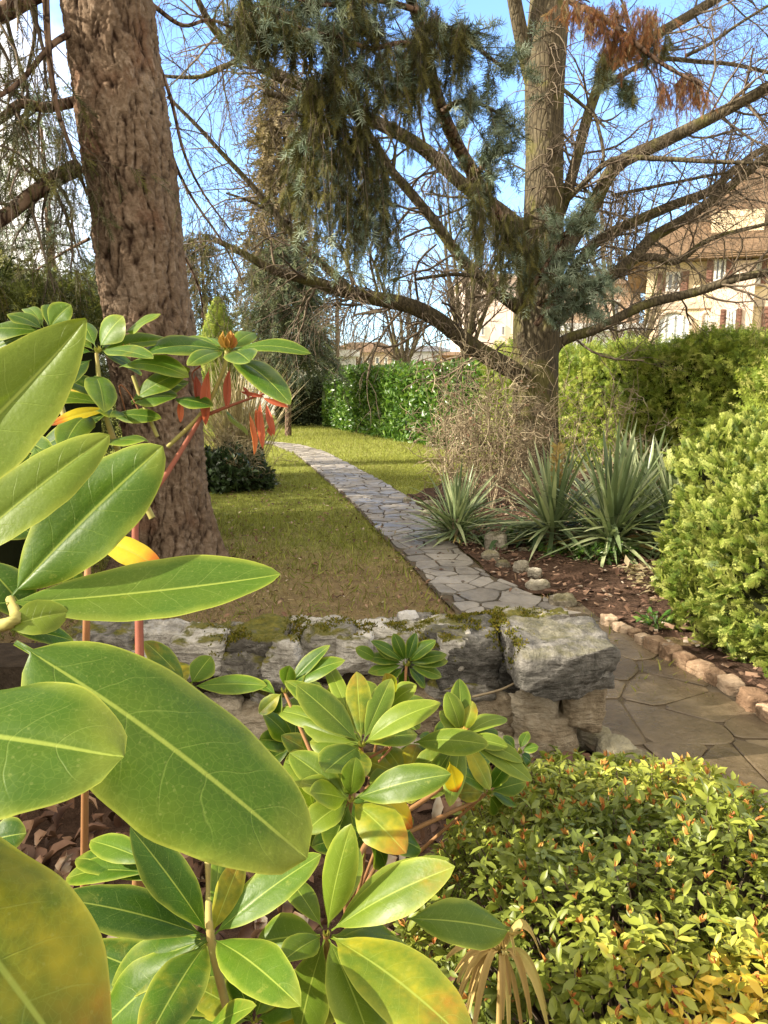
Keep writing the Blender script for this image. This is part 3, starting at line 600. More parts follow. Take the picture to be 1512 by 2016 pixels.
# ------------------------------------------------------------------ weeping blue spruce
weep = empty('weeping_spruce', atY(1050, 960, 8.75) * [1, 1, 0], 'weeping blue spruce with hanging curtains of needles, arching up against the bare tree', 'tree')
st = MB(); tw = MB(); bl = MB(); ol = MB(); de = MB()
stem = limb(st, [(1050, 980), (1058, 800), (1062, 640), (1045, 560), (1012, 485), (975, 420), (930, 340), (885, 255), (855, 170), (835, 80), (800, -20), (740, -120)], (8.75, 8.75, 8.7, 8.0, 7.0, 6.3, 5.8), (26, 26, 26, 26, 26, 22, 16), 8, 4)
def wl(px, Y, w=(12, 5)): return limb(st, px, Y, w, 6, 4)
top = [wl([(840, 100), (790, 85), (730, 95), (670, 75), (610, 60), (540, 40), (470, 20)], (6.2, 5.6, 5.4)), wl([(850, 150), (800, 160), (740, 150), (690, 165), (640, 150)], (6.3, 5.9)),
       wl([(820, 20), (740, 0), (640, 10), (560, -10), (480, -30)], (6.0, 5.5)), wl([(870, 220), (905, 200), (945, 205), (985, 225)], (6.5, 6.3)), wl([(840, 60), (900, 60), (960, 110), (1000, 140)], (6.2, 6.2)),
       wl([(940, 340), (965, 310), (1000, 300)], (6.7, 6.6)), wl([(1050, 560), (1090, 500), (1120, 450), (1150, 420)], (7.2, 6.9)), wl([(1060, 600), (1110, 560), (1150, 545), (1175, 570)], (7.4, 7.0)), wl([(1055, 640), (1090, 600), (1130, 610), (1165, 600)], (7.4, 7.1))]
for k, q in enumerate(top):
    P, r = stackP(q, 8); n = (30, 20, 30, 14, 20, 12, 18, 18, 14)[k]
    c, rc = spawn(P, r, n, .24, 50, .5, -.12, .15, 4, .1); vtubes(tw, c, np.clip(rc, .002, .006), 3)
    shoots_on(bl, c, 6, .10, STAR, (.25, 1), -.08, 50); shoots_on(bl, P, 30, .10, STAR, (.35, 1), .1, 65); shoots_on(ol, c, 4, .11, SH, (0, .6), -.2, 45)
P, r = stackP(stem, 20)
c, rc = spawn(P, r, 70, .17, 60, .4, -.1, .15, 4, .36, .98); shoots_on(bl, c[:40], 4, .085, STAR, (.1, .9), -.05); shoots_on(ol, c, 6, .11, SH, (0, .7), -.3)
def curtain(x, y0, y1, w, Y, n, dens, blue=.25):
    """hanging veil of twigs and short needles between two heights of the picture"""
    o = np.array([atY(x + R.normal() * w * .33, y0 + R.uniform(-15, 25), Y + R.uniform(-.25, .25)) for _ in range(n)])
    Lz = (atY(x, y0, Y)[2] - atY(x, y1, Y)[2]); ln = Lz * np.clip(R.beta(2.5, 1.2, n), .15, 1); sg = 9
    Pp = np.zeros((n, sg, 3)); Pp[:, 0] = o; d = nrm(R.normal(size=(n, 3)) * .35 + np.array([0, 0, -1]))
    for s_ in range(1, sg):
        d = nrm(d + R.normal(size=(n, 3)) * .10 + np.array([0, 0, -.35])); Pp[:, s_] = Pp[:, s_ - 1] + d * (ln / (sg - 1))[:, None]
    vtubes(tw, Pp, np.full((n, sg), .0035) * np.linspace(1, .4, sg)[None], 3)
    shoots_on(ol, Pp, int(dens * .75), .10, SH, (0, 1), -.35, 38, .02)
    k = int(n * blue)
    if k: shoots_on(bl, Pp[:k, 3:], max(4, dens // 4), .095, STAR, (.15, .95), -.1, 60)
for a in [(610, 165, 470, 34, 5.8, 26, 26), (650, 150, 540, 40, 5.9, 26, 26), (590, 260, 470, 26, 6.0, 18, 26), (620, 180, 420, 26, 5.9, 16, 26), (665, 190, 500, 22, 6.0, 14, 24), (705, 240, 500, 22, 6.1, 14, 24), (740, 300, 560, 24, 6.2, 12, 24), (1075, 440, 600, 30, 7.5, 16, 22), (715, 190, 520, 34, 6.0, 22, 24), (760, 330, 600, 34, 6.3, 20, 22), (690, 380, 520, 40, 6.1, 14, 22), (815, 60, 200, 40, 6.0, 20, 22),
          (560, 20, 130, 55, 5.5, 22, 22), (900, 50, 190, 40, 6.1, 18, 22), (850, 20, 150, 40, 6.0, 16, 20), (520, -10, 90, 60, 5.5, 18, 20), (700, -10, 90, 70, 5.8, 22, 20), (480, 0, 110, 25, 5.4, 12, 20), (650, 40, 230, 60, 5.7, 26, 22), (740, 60, 260, 40, 5.9, 16, 20), (950, 330, 470, 36, 6.8, 18, 22), (1000, 420, 560, 34, 7.0, 18, 24), (1040, 470, 600, 36, 7.2, 20, 24), (930, 400, 500, 40, 6.8, 14, 14)]:
    curtain(*a)
# bare hanging threads
for x, y0, y1, w, Y, n in [(800, 180, 300, 60, 6.1, 26), (870, 300, 450, 50, 6.6, 22), (950, 420, 540, 50, 6.9, 24)]:
    keep = ol, bl; curtain(x, y0, y1, w, Y, n, 3, 0)
# the rust-brown dead branch
db = wl([(1075, -60), (1120, 0), (1180, 30), (1250, 85), (1310, 130), (1385, 170)], (6.9, 6.3, 6.2), (16, 5)); P, r = stackP(db, 8)
c, rc = spawn(P, r, 26, .2, 55, .5, -.3, .15, 4, .05); vtubes(tw, c, np.clip(rc, .002, .006), 3)
_tw = tw
def dead(x, y0, y1, w, n, dens):
    o = np.array([atY(x + R.normal() * w * .4, y0 + R.uniform(-12, 12), 6.4 + R.uniform(-.15, .15)) for _ in range(n)]); sg = 7
    Lz = (atY(x, y0, 6.4)[2] - atY(x, y1, 6.4)[2]) * U(.35, 1, n); Pp = np.zeros((n, sg, 3)); Pp[:, 0] = o; d = nrm(R.normal(size=(n, 3)) * .5 + np.array([0, 0, -1]))
    for s_ in range(1, sg):
        d = nrm(d + R.normal(size=(n, 3)) * .12 + np.array([0, 0, -.3])); Pp[:, s_] = Pp[:, s_ - 1] + d * (Lz / (sg - 1))[:, None]
    vtubes(_tw, Pp, np.full((n, sg), .003), 3); shoots_on(de, Pp, int(dens * .7), .06, SH, (0, 1), -.35, 40, .05)
for a in [(1130, 5, 60, 36, 22, 18), (1175, 20, 110, 36, 26, 20), (1230, 60, 155, 40, 34, 20), (1275, 20, 150, 36, 30, 20), (1215, 10, 90, 50, 22, 18), (1310, 160, 235, 26, 14, 16), (1360, 150, 230, 36, 30, 18), (1385, 180, 215, 20, 12, 14)]: dead(*a)
for a in [(1200, 100, 160, 40, 6.5, 10, 14, .6), (1240, 160, 205, 24, 6.5, 8, 14, .7), (1300, 70, 110, 50, 6.5, 8, 12, .3)]: curtain(*a)
st.build('trunk', M['spruce_bark'], weep); tw.build('twigs', M['twig'], weep); bl.build('blue_needles', M['blue_needle'], weep); ol.build('olive_needles', M['olive_needle'], weep)
tag(de.build('dead_needles', M['dead_needle'], weep), 'rust brown dead needles hanging from a dried branch')

# ------------------------------------------------------------------ hedges
LEAF = T_leaf(.42); LEAF2 = T_leaf2(.45); FR = [T_frond(7, 2, s_) for s_ in (1, 2)]; FRS = [T_frond(4, 1, s_) for s_ in (3, 4)]
def hedge(name, label, cat, line, h, th, mat, templ, n, size, wob=.06, top_h=None, down=.3, core=True, rnd=(0, 1), core0=0.0):
    """clipped hedge whose visible face runs along line (ground points, face on the side of the camera)"""
    L = np.asarray(line, float); root = empty(name, (*L[0], 0), label, cat); seg = np.diff(L, axis=0); sl = np.linalg.norm(seg, axis=1); tot = sl.sum()
    cs = np.concatenate([[0], np.cumsum(sl)])
    def frame(s):
        i = np.clip(np.searchsorted(cs, s) - 1, 0, len(sl) - 1); u = seg[i] / sl[i][:, None]; p = L[i] + u * (s - cs[i])[:, None]
        nn = np.c_[u[:, 1], -u[:, 0]]; return p, u, nn
    HT = (lambda s: np.full(len(s), h)) if top_h is None else top_h
    mb = MB(); ends = th * 2 / (tot * 1 + th * 3)
    w = np.array([tot * h, tot * th, th * h, th * h]); cnt = (n * w / w.sum()).astype(int)
    for kind, m in enumerate(cnt):
        s = U(0, tot, m) if kind < 2 else np.full(m, 1e-4 if kind == 2 else tot - 1e-4); p, u, nn = frame(s); hh = HT(s)
        if kind == 0: q = np.c_[p, hh * U(0, 1, m) ** .85]; no = np.c_[nn, np.zeros(m)]
        elif kind == 1: q = np.c_[p - nn * U(0, th, m)[:, None], hh]; no = np.tile([0, 0, 1.], (m, 1))
        else: q = np.c_[p - nn * U(0, th, m)[:, None], hh * U(0, 1, m)]; no = np.c_[u * (-1 if kind == 2 else 1), np.zeros(m)]
        bump = np.array([noise.fractal(Vector(a * 1.6), 1, 2.1, 3) for a in q]); q = q + no * (bump * wob * 1.6 + R.normal(size=m) * wob * .55 - (R.random(m) < .35) * wob * 1.5 * U(0, 1, m))[:, None]
        d = nrm(no * .7 + R.normal(size=(m, 3)) * .55 + np.array([0, 0, (.45 if kind != 1 else .25) - down * (kind != 1)]))
        ln = nrm(no + R.normal(size=(m, 3)) * .5); o = R.permutation(m); hf = m // 2
        for T, ix in ((templ[0], o[:hf]), (templ[-1], o[hf:])): scatter(mb, T, q[ix] - d[ix] * size * .5, d[ix], ln[ix], size * U(.6, 1.3, len(ix)), U(rnd[0], rnd[1], len(ix)))
    mb.build('foliage', mat, root)
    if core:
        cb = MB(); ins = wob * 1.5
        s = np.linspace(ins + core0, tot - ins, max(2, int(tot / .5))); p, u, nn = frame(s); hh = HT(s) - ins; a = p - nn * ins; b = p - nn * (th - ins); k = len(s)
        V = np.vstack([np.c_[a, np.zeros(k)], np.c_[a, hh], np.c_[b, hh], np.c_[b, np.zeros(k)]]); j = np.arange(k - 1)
        q = np.vstack([np.c_[j + c * k, j + 1 + c * k, j + 1 + (c + 1) % 4 * k, j + (c + 1) % 4 * k] for c in range(4)] + [[[0, k, 2 * k, 3 * k]], [[k - 1, 4 * k - 1, 3 * k - 1, 2 * k - 1]]]); cb.add(V, [q]); cb.build('branches', M['core'], root, False)  # solid dark core: shade between the leaves painted as a block
    return root
hedge('laurel_hedge', 'clipped glossy cherry laurel hedge with a squared end beside the far lawn', 'hedge', [(-1.62, 20.8), (1.0, 13.6), (1.9, 11.8)], 1.46, 1.1, M['laurel'], [LEAF, LEAF2], 26000, .12, .07, down=.1)
hedge('conifer_hedge', 'long bright green conifer hedge behind the yuccas and below the villa', 'hedge', [(1.5, 11.6), (2.5, 9.6), (3.4, 8.2), (4.6, 6.8), (5.6, 5.2)], 1.5, 1.2, M['thuja'], FRS, 30000, .14, .10,
      top_h=lambda s: 1.52 + .05 * np.sin(s * 2.1) + .06 * np.sin(s * 5.3))
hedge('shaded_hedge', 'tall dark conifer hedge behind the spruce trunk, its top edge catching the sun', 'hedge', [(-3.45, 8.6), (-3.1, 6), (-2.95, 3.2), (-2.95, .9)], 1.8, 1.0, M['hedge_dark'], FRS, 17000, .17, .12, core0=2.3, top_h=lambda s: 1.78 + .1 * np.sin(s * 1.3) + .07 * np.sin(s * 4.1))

def mound(name, label, cat, c, rad, mat, templ, n, size, rough=.12, droop=.1, inner=True, zmin=0.0, rnd=(0, 1), pw=2.2, core=.86):
    root = empty(name, (c[0], c[1], 0), label, cat); c = np.asarray(c, float); mb = MB()
    v = nrm(R.normal(size=(n * 2, 3))); v = v[(v[:, 2] * rad[2] + c[2]) > zmin][:n]; m = len(v)
    sv = np.sign(v) * np.abs(v) ** (2 / pw); sv /= 1
    b = np.array([noise.fractal(Vector(a * 2.3) + Vector(c), 1, 2.1, 4) for a in v])
    q = c + sv * np.asarray(rad) * (1 + rough * b * 1.6 - .22 * U(0, 1, m) ** 2.5)[:, None]
    no = nrm(v / np.asarray(rad)); d = nrm(no * .8 + R.normal(size=(m, 3)) * .5 + np.array([0, 0, .5 - droop])); ln = nrm(no + R.normal(size=(m, 3)) * .5)
    o = R.permutation(m); hf = m // 2
    for T, ix in ((templ[0], o[:hf]), (templ[-1], o[hf:])): scatter(mb, T, q[ix] - d[ix] * size * .5, d[ix], ln[ix], size * U(.6, 1.3, len(ix)), U(rnd[0], rnd[1], len(ix)))
    mb.build('foliage', mat, root)
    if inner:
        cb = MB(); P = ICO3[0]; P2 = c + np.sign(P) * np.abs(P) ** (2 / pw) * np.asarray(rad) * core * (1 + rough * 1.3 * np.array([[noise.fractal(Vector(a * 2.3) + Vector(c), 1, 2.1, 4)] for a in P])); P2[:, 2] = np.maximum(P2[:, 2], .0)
        cb.add(P2, [ICO3[1]]); cb.build('branches', M['core'], root)  # closed dark shell inside the shrub, its colour standing for inner shade
    return root
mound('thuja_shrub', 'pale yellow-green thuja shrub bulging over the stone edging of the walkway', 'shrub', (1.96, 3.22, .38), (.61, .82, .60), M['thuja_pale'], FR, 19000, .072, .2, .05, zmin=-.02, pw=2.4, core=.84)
mound('thuja_shrub', 'darker taller thuja shrub at the end of the conifer hedge', 'shrub', (2.95, 4.3, .7), (.72, .95, .85), M['thuja'], FRS, 12000, .11, .18, .05, zmin=.0, pw=2.4)
for px, w, h, lb_ in ((577, 62, 1.28, 'dark rounded evergreen bush at the far end of the lawn'), (618, 46, 1.42, 'dark narrow evergreen bush touching the laurel hedge')):
    p = atY(px, 836, 21.5); mound('evergreen_bush', lb_, 'bush', (p[0], 21.5, h / 2), (w / 2 / F * 21.5 * 1.1, .5, h / 2 * 1.05), M['dark_needle'], [LEAF2, LEAF2], 2500, .1, .06, .1, pw=3, rnd=(0, .5))

# ------------------------------------------------------------------ conifers and bare trees beyond
def conifer(name, label, px, Y, Hh, Rr, mat, droop=-.35, per=9, levels=26, base=.12, power=.9, twg=None, dens=6, size=.3, z0=0):
    x = (px - W / 2) / F * Y * cp; root = empty(name, (x, Y, 0), label, 'tree'); tk_ = MB(); nd_ = MB(); tw_ = MB()
    tube(tk_, [(x, Y, -.1), (x + .05, Y, Hh * .5), (x, Y, Hh)], [Hh * .018, Hh * .012, .01], 8)
    Pm = []; Rm = []
    for i in range(levels):
        t = base + (1 - base) * i / levels; L = Rr * (1 - t) ** power + .08
        for j in range(per):
            a = i * 1.3 + j * 6.283 / per + R.uniform(-.3, .3); l = L * R.uniform(.65, 1.15); s = np.linspace(0, 1, 6)[:, None]
            Pm.append(np.array([x, Y, t * Hh + R.uniform(-.1, .1)]) + np.array([math.cos(a), math.sin(a), 0]) * l * s + np.array([0, 0, 1]) * l * (.12 * s + droop * s ** 1.6)); Rm.append(np.linspace(.02, .006, 6) * min(1, Hh / 8))
    Pm = np.array(Pm); Rm = np.array(Rm); vtubes(tw_, Pm, Rm, 4)
    c1, r1 = spawn(Pm, Rm, 5, Rr * .3, 50, .5, droop * .9, .12, 4, .15); vtubes(tw_, c1, np.maximum(r1, .003), 3)
    shoots_on(nd_, c1, dens, size, SH_FAR, (0, 1), droop * .8, 45); shoots_on(nd_, Pm, dens, size, SH_FAR, (0, 1), droop * .5, 50, .2)
    tk_.build('trunk', M['spruce_bark'], root); tw_.build('branches', M['twig'], root); nd_.build('foliage', mat, root); return root
conifer('conifer_tree', 'dark weeping conifer with drooping boughs above the rounded bushes', 565, 17, 4.2, 1.7, M['dark_needle'], -.45, 8, 18, .42, .6, size=.22, dens=4)
conifer('conifer_tree', 'tall narrow brownish conifer lit by the sun behind the dark weeping conifer', 560, 29, 12.0, 2.6, M['brown_needle'], -.3, 7, 26, .22, .9, size=.42, dens=4)
conifer('conifer_tree', 'loose grey-green conifer seen beside the thick spruce trunk against white sky', 115, 24, 10.2, 3.6, M['blue_needle'], -.25, 5, 13, .1, .8, size=.3, dens=4)
conifer('conifer_tree', 'olive conifer peeping from behind the thick spruce trunk', 405, 20, 5.2, 1.2, M['olive_needle'], -.4, 6, 13, .12, .8, size=.26, dens=3)
conifer('conifer_tree', 'slim dark cypress at the picture edge behind the shaded hedge', -10, 24, 6.4, .8, M['dark_needle'], .3, 9, 26, .02, .5, size=.25, dens=5)
conifer('conifer_tree', 'small bushy conifer just over the shaded hedge beside the spruce trunk', 235, 21, 4.6, 2.0, M['dark_needle'], -.3, 7, 14, .2, .7, size=.25, dens=4)
p = atY(434, 790, 10.5)
def column(): 
    root = empty('cypress_column', (p[0], 10.5, 0), 'small bright columnar cypress with a pointed tip behind the rhododendron bud', 'shrub'); mb = MB(); n = 3200
    t = U(0, 1, n); a = U(0, 6.283, n); r = .24 * np.minimum(1, (1 - t) * 3.2) ** .6 * (.85 + .3 * U(0, 1, n)); q = np.c_[p[0] + r * np.cos(a), 10.5 + r * np.sin(a), .5 + t * 1.7]
    d = nrm(np.c_[np.cos(a) * .3, np.sin(a) * .3, np.ones(n)] + R.normal(size=(n, 3)) * .15); scatter(mb, FRS[0], q - d * .06, d, np.c_[np.cos(a), np.sin(a), a * 0 + .3], U(.09, .17, n)); mb.build('foliage', M['thuja'], root)
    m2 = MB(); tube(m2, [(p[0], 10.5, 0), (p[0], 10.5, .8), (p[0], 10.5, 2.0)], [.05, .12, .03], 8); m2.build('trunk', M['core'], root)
column()

def bare_tree(label, px, Y, Hh, spread, rw, seed, forks=7, fine=True):
    x = (px - W / 2) / F * Y * cp; root = empty('bare_tree', (x, Y, 0), label, 'tree', None); t1 = MB(); t2 = MB(); zf = Hh * .32
    tube(t1, [(x, Y, 0), (x + .02 * Hh, Y, zf * .6), (x, Y, zf)], [rw, rw * .8, rw * .75], 8)
    Pm = []; Rm = []
    for j in range(forks):
        a = j * 6.283 / forks + R.uniform(-.3, .3); s = np.linspace(0, 1, 7)[:, None]; o = spread * R.uniform(.4, 1); hh = (Hh - zf) * R.uniform(.7, 1)
        Pm.append(np.array([x, Y, zf * R.uniform(.75, 1)]) + np.array([math.cos(a), math.sin(a), 0]) * o * s ** .8 + np.array([0, 0, hh]) * s ** 1.15 + R.normal(size=(7, 3)) * .03 * s * Hh * .2); Rm.append(np.linspace(rw * .55, rw * .12, 7))
    Pm = np.array(Pm); Rm = np.array(Rm); vtubes(t1, Pm, Rm, 6)
    a1, b1 = spawn(Pm, Rm, 9, Hh * .2, 40, .5, .06, .14, 6, .15); vtubes(t2, a1, b1, 4)
    a2, b2 = spawn(a1, b1, 7, Hh * .11, 40, .6, .03, .15, 5); vtubes(t2, a2, b2, 3)
    if fine: a3, b3 = spawn(a2, b2, 4, Hh * .06, 40, .7, 0, .15, 4); vtubes(t2, a3, b3, 3)
    t1.build('trunk', M['tree_bark'], root); t2.build('crown', M['twig'], root)
bare_tree('small pale bare tree with a low spreading crown beside the utility pole', 690, 36, 4.6, 1.9, .13, 1)
bare_tree('bare dark-trunked tree rising over the laurel hedge before the white house', 796, 33, 6.2, 1.7, .19, 2)
bare_tree('tall bare tree just beside the forking trunk, before the pink building', 912, 22, 6.6, 1.5, .14, 3, 8)
bare_tree('thin bare tree in front of the arched villa window', 1236, 17, 4.4, 1.5, .09, 4, 8)
bare_tree('slender bare tree between the forking trunk and the villa', 1138, 18, 4.2, 1.0, .06, 5, 6)
bare_tree('wide bare tree whose twig mesh fills the sky beside the villa roof', 1200, 48, 15, 5, .25, 6, 10)

# ------------------------------------------------------------------ buildings
def wallm(name, c, amp=.12): return plain(name, c, .9, .15, amp, 1.2, .003, 30)
M['cream'] = wallm('cream_plaster', (.66, .53, .36)); M['pink_and_shade'] = wallm('pink_and_shade_plaster', (.62, .48, .40)); M['paleb'] = wallm('pale_pink_block', (.66, .56, .51)); M['whitew'] = wallm('white_plaster', (.66, .66, .68)); M['beige'] = wallm('beige_plaster', (.47, .38, .30))  # the pink plaster also serves as painted shade on the villa
M['shutter'] = plain('brown_shutter', (.17, .085, .06), .7); M['glass'] = plain('window_glass', (.10, .12, .14), .08, .6, .1); M['pane_light'] = plain('window_blind', (.55, .58, .60), .25, .5, .1); M['frame'] = plain('white_frame', (.62, .60, .56), .5)
def tiles():
    t = NT('roof_tile'); x = t.n('TexWave', bands_direction='Z'); x.inputs['Scale'].default_value = 4; x.inputs['Distortion'].default_value = 1.5; t.t.links.new(t.pos(), x.inputs['Vector'])
    col = t.ramp(t.noise(5, 6, .7), (.3, (.10, .065, .04)), (.7, (.21, .14, .085))); return t.done(col, .9, t.bump(x.outputs['Fac'], .04), spec=.15)
M['tile'] = tiles()
VA = np.array([9.4, 31.0, 0]); VU = nrm(np.array([.95, -.31, 0])); VN = np.array([VU[1], -VU[0], 0]) 
if VN[1] > 0: VN = -VN
VM = np.array([VU, -VN, [0, 0, 1]])
def vil(px, py):
    r = ray(px, py); t = ((VA - CAM) @ VN) / (r @ VN); q = CAM + r * t - VA; return q @ VU, q[2]
villa = empty('villa', VA, 'cream two-storey villa with brown shutters and tiled roof behind the conifer hedge', 'house')
def vb(mb, s0, y0, z0, s1, y1, z1): box(mb, s0, y0, z0, s1, y1, z1, .5, VM, VA)
s_l = vil(1272, 600)[0]; s_e = s_l + 15; EZ = vil(1400, 497)[1]
m = MB(); vb(m, s_l, 0, -.05, s_e, 9, EZ); m.build('wall', M['cream'], villa, False)
m = MB(); a = vil(1398, 640)[0]; b = vil(1478, 640)[0]; vb(m, a, -.35, 0, b, .01, EZ - .4); m.build('shade_tinted_bay', M['pink_and_shade'], villa, False)  # cream wall lying in shade; the shade is put into its pink colour
m = MB(); za = vil(1380, 600)[1]; vb(m, s_l - .05, -.1, za - .14, s_e, -.002, za + .1); m.build('string_course', M['beige'], villa, False)
rf = MB(); oh = .8; rid = EZ + 4.4
V = [VA + VU * s + (-VN) * y + np.array([0, 0, z]) for s, y, z in [(s_l - oh, -oh, EZ - .1), (s_e + oh, -oh, EZ - .1), (s_e + oh, 9 + oh, EZ - .1), (s_l - oh, 9 + oh, EZ - .1), (s_l + 4.4, 4.5, rid), (s_e - 4, 4.5, rid), (s_l - oh, -oh, EZ - .32), (s_e + oh, -oh, EZ - .32), (s_e + oh, 9 + oh, EZ - .32), (s_l - oh, 9 + oh, EZ - .32)]]
rf.add(V, [np.array([[0, 1, 5, 4], [2, 3, 4, 5], [6, 7, 1, 0], [8, 9, 3, 2], [7, 8, 2, 1], [9, 6, 0, 3], [9, 8, 7, 6]]), np.array([[1, 2, 5], [3, 0, 4]])]); rfo = rf.build('roof', M['tile'], villa, False)
m = MB(); s1, z1 = vil(1455, 430); vb(m, s1 - .9, .2, EZ + .15, s1 + .9, 2.2, z1 + .35); dm = m.build('dormer', M['cream'], rfo, False)
def win(x0, y0, x1, y1, shut=True, off=0.0, pane='glass', arch=False):
    sa, za_ = vil(x0, y1); sb, zb = vil(x1, y0); f = MB(); fr = .09
    if arch:
        c, rr = (sa + sb) / 2, (sb - sa) / 2; n = 14; ang = np.linspace(0, math.pi, n); out = [(sa, za_)] + [(c - rr * math.cos(t), zb - rr * .85 + rr * .85 * math.sin(t)) for t in ang] + [(sb, za_)]
        P = np.array([VA + VU * s + VN * (off + .03) + [0, 0, z] for s, z in out]); g_ = MB(); g_.add(P, [np.arange(len(P))[None]])
        tube(f, np.array([VA + VU * s + VN * (off + .05) + [0, 0, z] for s, z in out]), .09, 5, 1); o = f.build('window', M['beige'], villa); g_.build('pane', M[pane], o, False)
        bb = MB(); 
        for q in np.linspace(.25, .75, 3): vb(bb, sa + (sb - sa) * q - .03, -off - .08, za_, sa + (sb - sa) * q + .03, -off - .031, zb - rr * .25)
        bb.build('glazing_bar', M['frame'], o, False); return
    vb(f, sa, -off - .06, za_, sa + fr, -off, zb); vb(f, sb - fr, -off - .06, za_, sb, -off, zb); vb(f, sa + fr, -off - .06, zb - fr, sb - fr, -off, zb); vb(f, sa + fr, -off - .06, za_, sb - fr, -off, za_ + fr); vb(f, (sa + sb) / 2 - .04, -off - .07, za_ + fr, (sa + sb) / 2 + .04, -off - .01, zb - fr)
    o = f.build('window', M['frame'], villa, False); g_ = MB(); vb(g_, sa + fr, -off - .03, za_ + fr, sb - fr, -off - .004, zb - fr); g_.build('pane', M[pane], o, False)
    g_ = MB(); vb(g_, sa - .12, -off - .14, za_ - .1, sb + .12, -off, za_ - .002); g_.build('sill', M['beige'], o, False)
    if shut:
        w = (sb - sa) * .55
        for q in (sa - w - .03, sb + .03):
            g_ = MB(); vb(g_, q, -off - .08, za_, q + w, -off - .002, zb)
            for k in range(8): zz = za_ + (zb - za_) * (k + .5) / 8; vb(g_, q + .05, -off - .11, zz - .05, q + w - .05, -off - .081, zz + .03)
            g_.build('shutter', M['shutter'], villa, False)
win(1290, 612, 1362, 682, arch=True, pane='pane_light'); win(1378, 615, 1400, 680, arch=True, pane='pane_light')
win(1425, 610, 1447, 662, off=.35); win(1512, 600, 1545, 672); win(1402, 508, 1428, 558, off=.35); win(1478, 506, 1500, 560); win(1310, 535, 1340, 575)

def block(name, label, x0, x1, ytop, Y, mat, dep=6, roof=None, rmat=None, wins=(), cat='building'):
    a = atY(x0, ytop, Y); b = atY(x1, ytop, Y); root = empty(name, (a[0], Y, 0), label, cat); m = MB(); box(m, a[0], Y, -.05, b[0], Y + dep, a[2]); m.build('wall', mat, root, False)
    if roof:
        zr = atY(x0, roof, Y)[2]; o = .35; h = min((b[0] - a[0]) * .3, dep * .5); V = [(a[0] - o, Y - o, a[2]), (b[0] + o, Y - o, a[2]), (b[0] + o, Y + dep + o, a[2]), (a[0] - o, Y + dep + o, a[2]), (a[0] + h, Y + dep / 2, zr), (b[0] - h, Y + dep / 2, zr)]
        r_ = MB(); r_.add(V, [np.array([[0, 1, 5, 4], [2, 3, 4, 5], [3, 2, 1, 0]]), np.array([[1, 2, 5], [3, 0, 4]])]); r_.build('roof', rmat or M['tile'], root, False)
    else:
        r_ = MB(); box(r_, a[0] - .15, Y - .15, a[2] + .002, b[0] + .15, Y + dep, a[2] + .25); r_.build('roof', mat, root, False)
    for (u0, v0, u1, v1) in wins:
        c, d_ = atY(u0, v1, Y), atY(u1, v0, Y); f = MB(); box(f, c[0], Y - .08, c[2], d_[0], Y - .002, d_[2]); o = f.build('window', M['frame'], root, False)
        g_ = MB(); box(g_, c[0] + .1, Y - .1, c[2] + .1, d_[0] - .1, Y - .081, d_[2] - .1); g_.build('pane', M['glass'], o, False)
    return root
block('house', 'long low beige house with a brown hipped roof beyond the far lawn', 640, 795, 694, 60, M['beige'], 8, 668, wins=[(706, 702, 716, 718), (722, 702, 732, 718), (738, 702, 748, 718), (756, 702, 764, 720), (772, 702, 782, 720)], cat='house')
block('house', 'small white house with a dark roof beyond the laurel hedge', 800, 892, 692, 64, M['whitew'], 8, 676, plain('dark_roof', (.11, .11, .115), .8), [(818, 706, 832, 720), (862, 700, 872, 712)], cat='house')
block('apartment_block', 'tall pale pink building behind the forking trunk of the bare tree', 914, 1100, 548, 48, M['paleb'], 9, wins=[(945, 580, 955, 600), (985, 580, 995, 600), (945, 640, 955, 662), (985, 640, 995, 662)])
block('house', 'pinkish house front between the bare tree and the villa', 1100, 1262, 560, 40, M['pink_and_shade'], 8, 520, wins=[(1118, 590, 1134, 622), (1160, 590, 1176, 622), (1205, 590, 1221, 622)], cat='house')
block('garden_wall', 'low white wall seen above the conifer hedge', 1095, 1270, 652, 26, M['whitew'], .3, cat='wall')
block('garden_wall', 'pale boundary wall behind the dark weeping conifer', 380, 700, 702, 30, M['whitew'], .3, cat='wall')
block('shed', 'small terracotta coloured shed over the laurel hedge', 870, 925, 700, 40, plain('terracotta', (.42, .24, .16), .9), 3, 690)
pole = empty('utility_pole', (*atY(665, 760, 28)[:2], 0), 'slim grey utility pole before the pale far house', 'pole'); m = MB(); b0 = atY(665, 760, 28); t0 = atY(664, 560, 28)
tube(m, [(b0[0], 28, 0), (b0[0], 28, 3), (t0[0], 28, t0[2])], [.085, .075, .06], 10); m.build('post', M['twig'], pole); m = MB(); box(m, t0[0] - .5, 27.9, t0[2] - .35, t0[0] + .5, 27.93, t0[2] - .25); m.build('crossarm', M['twig'], pole, False)

